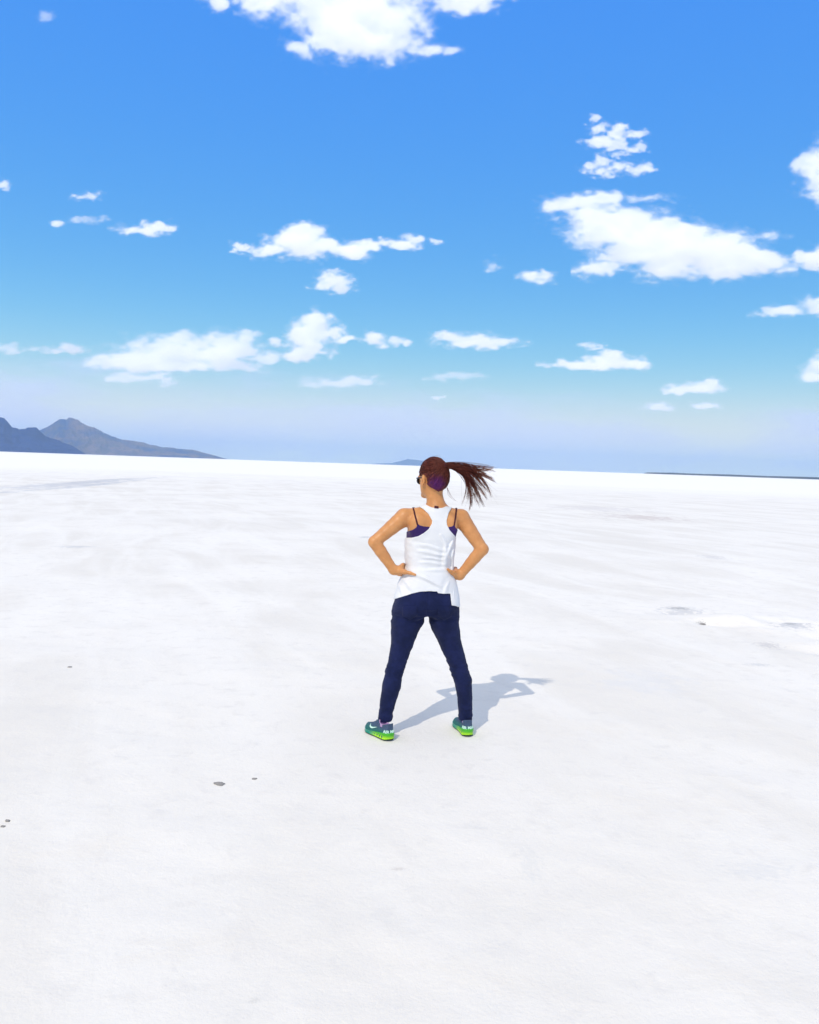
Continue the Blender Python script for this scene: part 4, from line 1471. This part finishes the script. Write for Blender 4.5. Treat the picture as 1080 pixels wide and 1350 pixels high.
# ---------------------------------------------------------------- running shoes
def shoe_mats():
    up, nt, bs = new_mat('teal_knit')
    tc_ = nd(nt, 'ShaderNodeTexCoord')
    sp_ = nd(nt, 'ShaderNodeSeparateXYZ')
    lk(nt, tc_.outputs['Object'], sp_.inputs[0])
    v = nd(nt, 'ShaderNodeTexVoronoi')
    v.inputs['Scale'].default_value = 330
    lk(nt, tc_.outputs['Object'], v.inputs['Vector'])
    n_ = noise_n(nt, tc_.outputs['Object'], 30, 3)
    z_ = math_n(nt, 'ADD', sp_.outputs[2], math_n(nt, 'MULTIPLY', math_n(nt, 'SUBTRACT', n_, 0.5), 0.02))
    c_ = mix_c(nt, ramp_n(nt, z_, 0.040, 0.070), (0.016, 0.14, 0.125), (0.050, 0.085, 0.15))
    c_ = mix_c(nt, ramp_n(nt, v.outputs['Distance'], 0.0, 0.6, 0.35, 0.0), c_, (0.012, 0.03, 0.055))
    lk(nt, c_, bs.inputs['Base Color'])
    bs.inputs['Roughness'].default_value = 0.8
    bump_n(nt, bs, v.outputs['Distance'], 0.4, 0.002)
    so, nt, bs = new_mat('green_to_lime_foam')
    tc_ = nd(nt, 'ShaderNodeTexCoord')
    sp_ = nd(nt, 'ShaderNodeSeparateXYZ')
    lk(nt, tc_.outputs['Object'], sp_.inputs[0])
    c_ = mix_c(nt, ramp_n(nt, sp_.outputs[2], 0.012, 0.036), (0.42, 0.80, 0.012), (0.06, 0.42, 0.015))
    c_ = mix_c(nt, ramp_n(nt, sp_.outputs[0], 0.085, 0.17), c_, (0.01, 0.25, 0.16))
    c_ = mix_c(nt, ramp_n(nt, sp_.outputs[0], 0.19, 0.25), c_, (0.35, 0.55, 0.50))
    lk(nt, c_, bs.inputs['Base Color'])
    bs.inputs['Roughness'].default_value = 0.35
    ou, nt, bs = new_mat('dark_green_rubber')
    bs.inputs['Base Color'].default_value = (0.045, 0.07, 0.012, 1)
    bs.inputs['Roughness'].default_value = 0.8
    ln, nt, bs = new_mat('pink_lining')
    bs.inputs['Base Color'].default_value = (0.45, 0.30, 0.50, 1)
    bs.inputs['Roughness'].default_value = 0.9
    lg, nt, bs = new_mat('pale_mint_print')
    bs.inputs['Base Color'].default_value = (0.62, 0.88, 0.74, 1)
    bs.inputs['Roughness'].default_value = 0.4
    return up, so, ou, ln, lg


M_UP, M_SOLE, M_OUT, M_LIN, M_LOGO = shoe_mats()
SL = 0.262


def prof(x, pts):
    p = np.array(pts, float)
    return np.interp(x, p[:, 0], p[:, 1])


def smooth_prof(pts):
    xs = np.linspace(-0.02, SL + 0.02, 300)
    v = prof(xs, pts)
    ker = np.hanning(25)
    ker /= ker.sum()
    vs = np.convolve(np.pad(v, 12, mode='edge'), ker, mode='valid')
    return lambda x: np.interp(x, xs, vs)


def half_width(x):
    a_ = np.clip(x / 0.045, 0, 1)
    b_ = np.clip((SL - x) / 0.075, 0, 1)
    base = wprof(x)
    return base * np.sqrt(np.maximum(0, 1 - (1 - a_) ** 2.2)) * np.sqrt(np.maximum(0, 1 - (1 - b_) ** 2.2))


wprof = smooth_prof([(0, 0.034), (0.05, 0.034), (0.11, 0.034), (0.17, 0.043), (0.21, 0.045), (0.262, 0.040)])
topz = smooth_prof([(0, 0.098), (0.012, 0.100), (0.05, 0.086), (0.085, 0.090), (0.105, 0.104), (0.125, 0.096), (0.17, 0.072), (0.22, 0.055), (0.262, 0.044)])
solez = smooth_prof([(0, 0.047), (0.03, 0.045), (0.09, 0.036), (0.16, 0.027), (0.22, 0.025), (0.262, 0.030)])
solb = smooth_prof([(0, 0.010), (0.02, 0.004), (0.20, 0.003), (0.235, 0.008), (0.262, 0.019)])


def shoe_fields(out):
    hh_ = 0.0017
    xs = np.arange(-0.014, SL + 0.014, hh_)
    ys = np.arange(-0.062, 0.062, hh_)
    zs = np.arange(-0.006, 0.125, hh_)
    x, y, z = xs[:, None, None], ys[None, :, None], zs[None, None, :]
    lo_ = np.array([xs[0], ys[0], zs[0]])
    # inner edge straighter than the outer one
    cx = out * (0.006 * np.sin(np.clip(x / SL, 0, 1) * math.pi * 0.9) - 0.004 * np.clip((x - 0.2) / 0.06, 0, 1))
    wv = half_width(x)
    tz, sz_ = topz(x), solez(x)
    s = np.clip((z - 0.012) / (tz - 0.012), 0, 1.3)
    lean = 0.004 * np.clip(1 - x / 0.03, 0, 1) * 0
    pr = np.maximum(0, 1 - np.clip(s, 0, 1) ** 2.6) ** (1 / 2.6)
    pr = np.where(x < 0.115, np.maximum(pr, 0.80 * (s < 1)), pr)
    edge = np.where(wv > 0.0005, 0, 0.01)
    Fu = np.maximum(np.maximum(np.abs(y - cx) - wv * pr, z - tz), 0.012 - z) + edge
    # heel leans forward above the padding
    Fu = np.maximum(Fu, (0.006 * np.sin(np.clip((z - 0.03) / 0.07, 0, 1) * math.pi / 1.3) + 0.002 - x))
    # foot opening
    op = np.sqrt(((x - 0.062) / 0.048) ** 2 + ((y - cx) / 0.027) ** 2)
    Fo = np.maximum((op - 1) * 0.027, 0.070 - z)
    Fu = np.maximum(Fu, -Fo)
    wm_ = half_width((x - 0.5 * SL) * 0.972 + 0.5 * SL)
    wm_ = wm_ * (1.05 + 0.05 * np.cos(np.clip((z - 0.004) / 0.03, 0, 1) * math.pi * 2))
    wave = 0.0015 * np.sin(x * 260) * np.clip((0.13 - x) / 0.05, 0, 1)
    Fm = np.maximum(np.maximum(np.abs(y - cx) - wm_ - wave, z - sz_), solb(x) + 0.004 - z) + np.where(wm_ > 0.0005, 0, 0.01)
    Fl = np.maximum(np.maximum(np.abs(y - cx) - wm_ * 0.95, z - solb(x) - 0.0045), solb(x) - z) + np.where(wm_ > 0.0005, 0, 0.01)
    Fli = np.maximum(np.maximum((op - 0.99) * 0.027, z - (topz(x) - 0.001)), 0.07 - z)
    op2 = np.sqrt(((x - 0.062) / 0.042) ** 2 + ((y - cx) / 0.021) ** 2)
    Fli = np.maximum(Fli, -(np.maximum((op2 - 1) * 0.021, 0.074 - z)))
    sh = np.broadcast_shapes(Fu.shape, (len(xs), len(ys), len(zs)))
    return {k_: surface_nets(np.broadcast_to(v_, sh).astype(np.float32), lo_, hh_) for k_, v_ in dict(u=Fu, m=Fm, l=Fl, i=Fli).items()}, cx


def smooth_verts(V, Q, n=3, f__=0.5):
    V = V.copy()
    for _ in range(n):
        acc = np.zeros_like(V)
        cnt = np.zeros(len(V))
        for a_, b_ in ((0, 1), (1, 2), (2, 3), (3, 0)):
            np.add.at(acc, Q[:, a_], V[Q[:, b_]])
            np.add.at(acc, Q[:, b_], V[Q[:, a_]])
            np.add.at(cnt, Q[:, a_], 1)
            np.add.at(cnt, Q[:, b_], 1)
        V += f__ * (acc / np.maximum(cnt, 1)[:, None] - V)
    return V


def extrude_on(bvh_o, pts2, tris, to_surface, lift, thick):
    """lay a flat outline on a surface and give it a little thickness"""
    P = [to_surface(u, v) for u, v in pts2]
    top_ = [p + n_ * (lift + thick) for p, n_ in P]
    bot = [p - n_ * 0.001 for p, n_ in P]
    n = len(P)
    fc = [tuple(t) for t in tris] + [tuple(n + i for i in reversed(t)) for t in tris]
    from collections import Counter
    ed = Counter()
    for t in tris:
        for i in range(len(t)):
            a_, b_ = t[i], t[(i + 1) % len(t)]
            ed[(a_, b_)] += 1
    for (a_, b_) in list(ed):
        if (b_, a_) not in ed:
            fc.append((b_, a_, n + a_, n + b_))
    return np.array(top_ + bot), fc


def text_mesh(body_, size):
    """flat letter outlines as 2D points and faces, finely cut so they can bend"""
    cu = bpy.data.curves.new('letters', 'FONT')
    cu.body = body_
    cu.size = size
    cu.offset = size * 0.028
    cu.align_x = 'CENTER'
    ob = bpy.data.objects.new('letters', cu)
    COL.objects.link(ob)
    dg = bpy.context.evaluated_depsgraph_get()
    me_ = bpy.data.meshes.new_from_object(ob.evaluated_get(dg))
    bm = bmesh.new()
    bm.from_mesh(me_)
    bmesh.ops.remove_doubles(bm, verts=bm.verts, dist=1e-5)
    for k_ in range(-30, 31):
        bmesh.ops.bisect_plane(bm, geom=bm.verts[:] + bm.edges[:] + bm.faces[:], plane_co=(k_ * size * 0.2, 0, 0), plane_no=(1, 0, 0))
    bm.verts.index_update()
    pts = [(v_.co.x, v_.co.y) for v_ in bm.verts]
    tr = [tuple(v_.index for v_ in f__.verts) for f__ in bm.faces]
    bm.free()
    bpy.data.objects.remove(ob)
    bpy.data.curves.remove(cu)
    bpy.data.meshes.remove(me_)
    return pts, tr


from mathutils.bvhtree import BVHTree


def build_shoe(heel, yaw, out, label):
    """heel: ground point under the back of the heel; yaw: direction of the toe; out: +1 when the outer side is local +y"""
    parts, cx = shoe_fields(out)
    V, Q = parts['u']
    V = smooth_verts(V, Q, 3)
    root = link('shoe', mesh_from('shoe', V, Q), M_UP, person)
    root.location = Vector(heel) - Vector(BASE)
    root.rotation_euler = (0, 0, yaw)
    root['label'] = label
    bvh = BVHTree.FromPolygons([tuple(v_) for v_ in V], [tuple(map(int, q_)) for q_ in Q])
    Vm, Qm = parts['m']
    Vm = smooth_verts(Vm, Qm, 4)
    link('midsole', mesh_from('midsole', Vm, Qm), M_SOLE, root)
    Vl, Ql = parts['l']
    link('outsole', mesh_from('outsole', smooth_verts(Vl, Ql, 2), Ql), M_OUT, root)
    Vi, Qi = parts['i']
    link('lining', mesh_from('lining', smooth_verts(Vi, Qi, 2), Qi), M_LIN, root)

    # curved tick on the outer side
    ctrl_top = [(0.166, 0.064), (0.161, 0.056), (0.151, 0.052), (0.134, 0.053), (0.114, 0.058), (0.092, 0.063)]
    ctrl_bot = [(0.166, 0.064), (0.1655, 0.051), (0.156, 0.0435), (0.139, 0.044), (0.118, 0.052), (0.092, 0.063)]
    tt = np.linspace(0, 1, 22)
    k_ = np.linspace(0, 1, 6)
    ta_ = np.stack([np.interp(tt, k_, [c__[i] for c__ in ctrl_top]) for i in (0, 1)], 1)
    tb_ = np.stack([np.interp(tt, k_, [c__[i] for c__ in ctrl_bot]) for i in (0, 1)], 1)
    rows = 4
    pts2 = [tuple(ta_[i] + (tb_[i] - ta_[i]) * j / (rows - 1)) for i in range(22) for j in range(rows)]
    tris = [(i * rows + j, (i + 1) * rows + j, (i + 1) * rows + j + 1, i * rows + j + 1) for i in range(21) for j in range(rows - 1)]
    if out < 0:
        tris = [t[::-1] for t in tris]

    def side_surface(u, v):
        loc, n_, _, _ = bvh.ray_cast(Vector((u, 0.09 * out, v)), Vector((0, -out, 0)))
        if loc is None:
            loc, n_, _, _ = bvh.find_nearest(Vector((u, 0.03 * out, v)))
        n_ = np.array(n_)
        if n_[1] * out < 0:
            n_ = -n_
        return np.array(loc), n_
    Ve, Fe = extrude_on(None, pts2, tris, side_surface, 0.0012, 0.0012)
    link('tick_logo', mesh_from('tick_logo', Ve, Fe), M_LOGO, root, False)

    # raised lettering wrapped round the heel
    pts2, tris = text_mesh('AIR MAX', 0.0235)

    def heel_surface(u, v):
        a_ = u / 0.040
        o = Vector((0.045, 0, 0.0455 + v))
        d = Vector((-math.cos(a_), -math.sin(a_), 0))
        loc, n_, _, _ = bvh.ray_cast(o + d * 0.12, -d)
        if loc is None:
            loc, n_, _, _ = bvh.find_nearest(o + d * 0.04)
        n_ = np.array(n_)
        if n_ @ np.array(d) < 0:
            n_ = -n_
        return np.array(loc), n_
    Ve, Fe = extrude_on(None, pts2, tris, heel_surface, 0.0012, 0.0015)
    link('lettering', mesh_from('lettering', Ve, Fe), M_LOGO, root, False)
    return root


# toes: left foot turned well outwards, right foot almost straight ahead
def heel_at(x, y):
    return on_ground(x, y)


hl_ = on_ground(515.5, 977.5)
hr_ = on_ground(617.5, 972.0)
build_shoe((hl_[0], hl_[1], 0.0), rad(90 + 33), 1, 'left running shoe turned outward with its pale tick showing')
build_shoe((hr_[0], hr_[1], 0.0), rad(90 + 12), -1, 'right running shoe seen heel first')
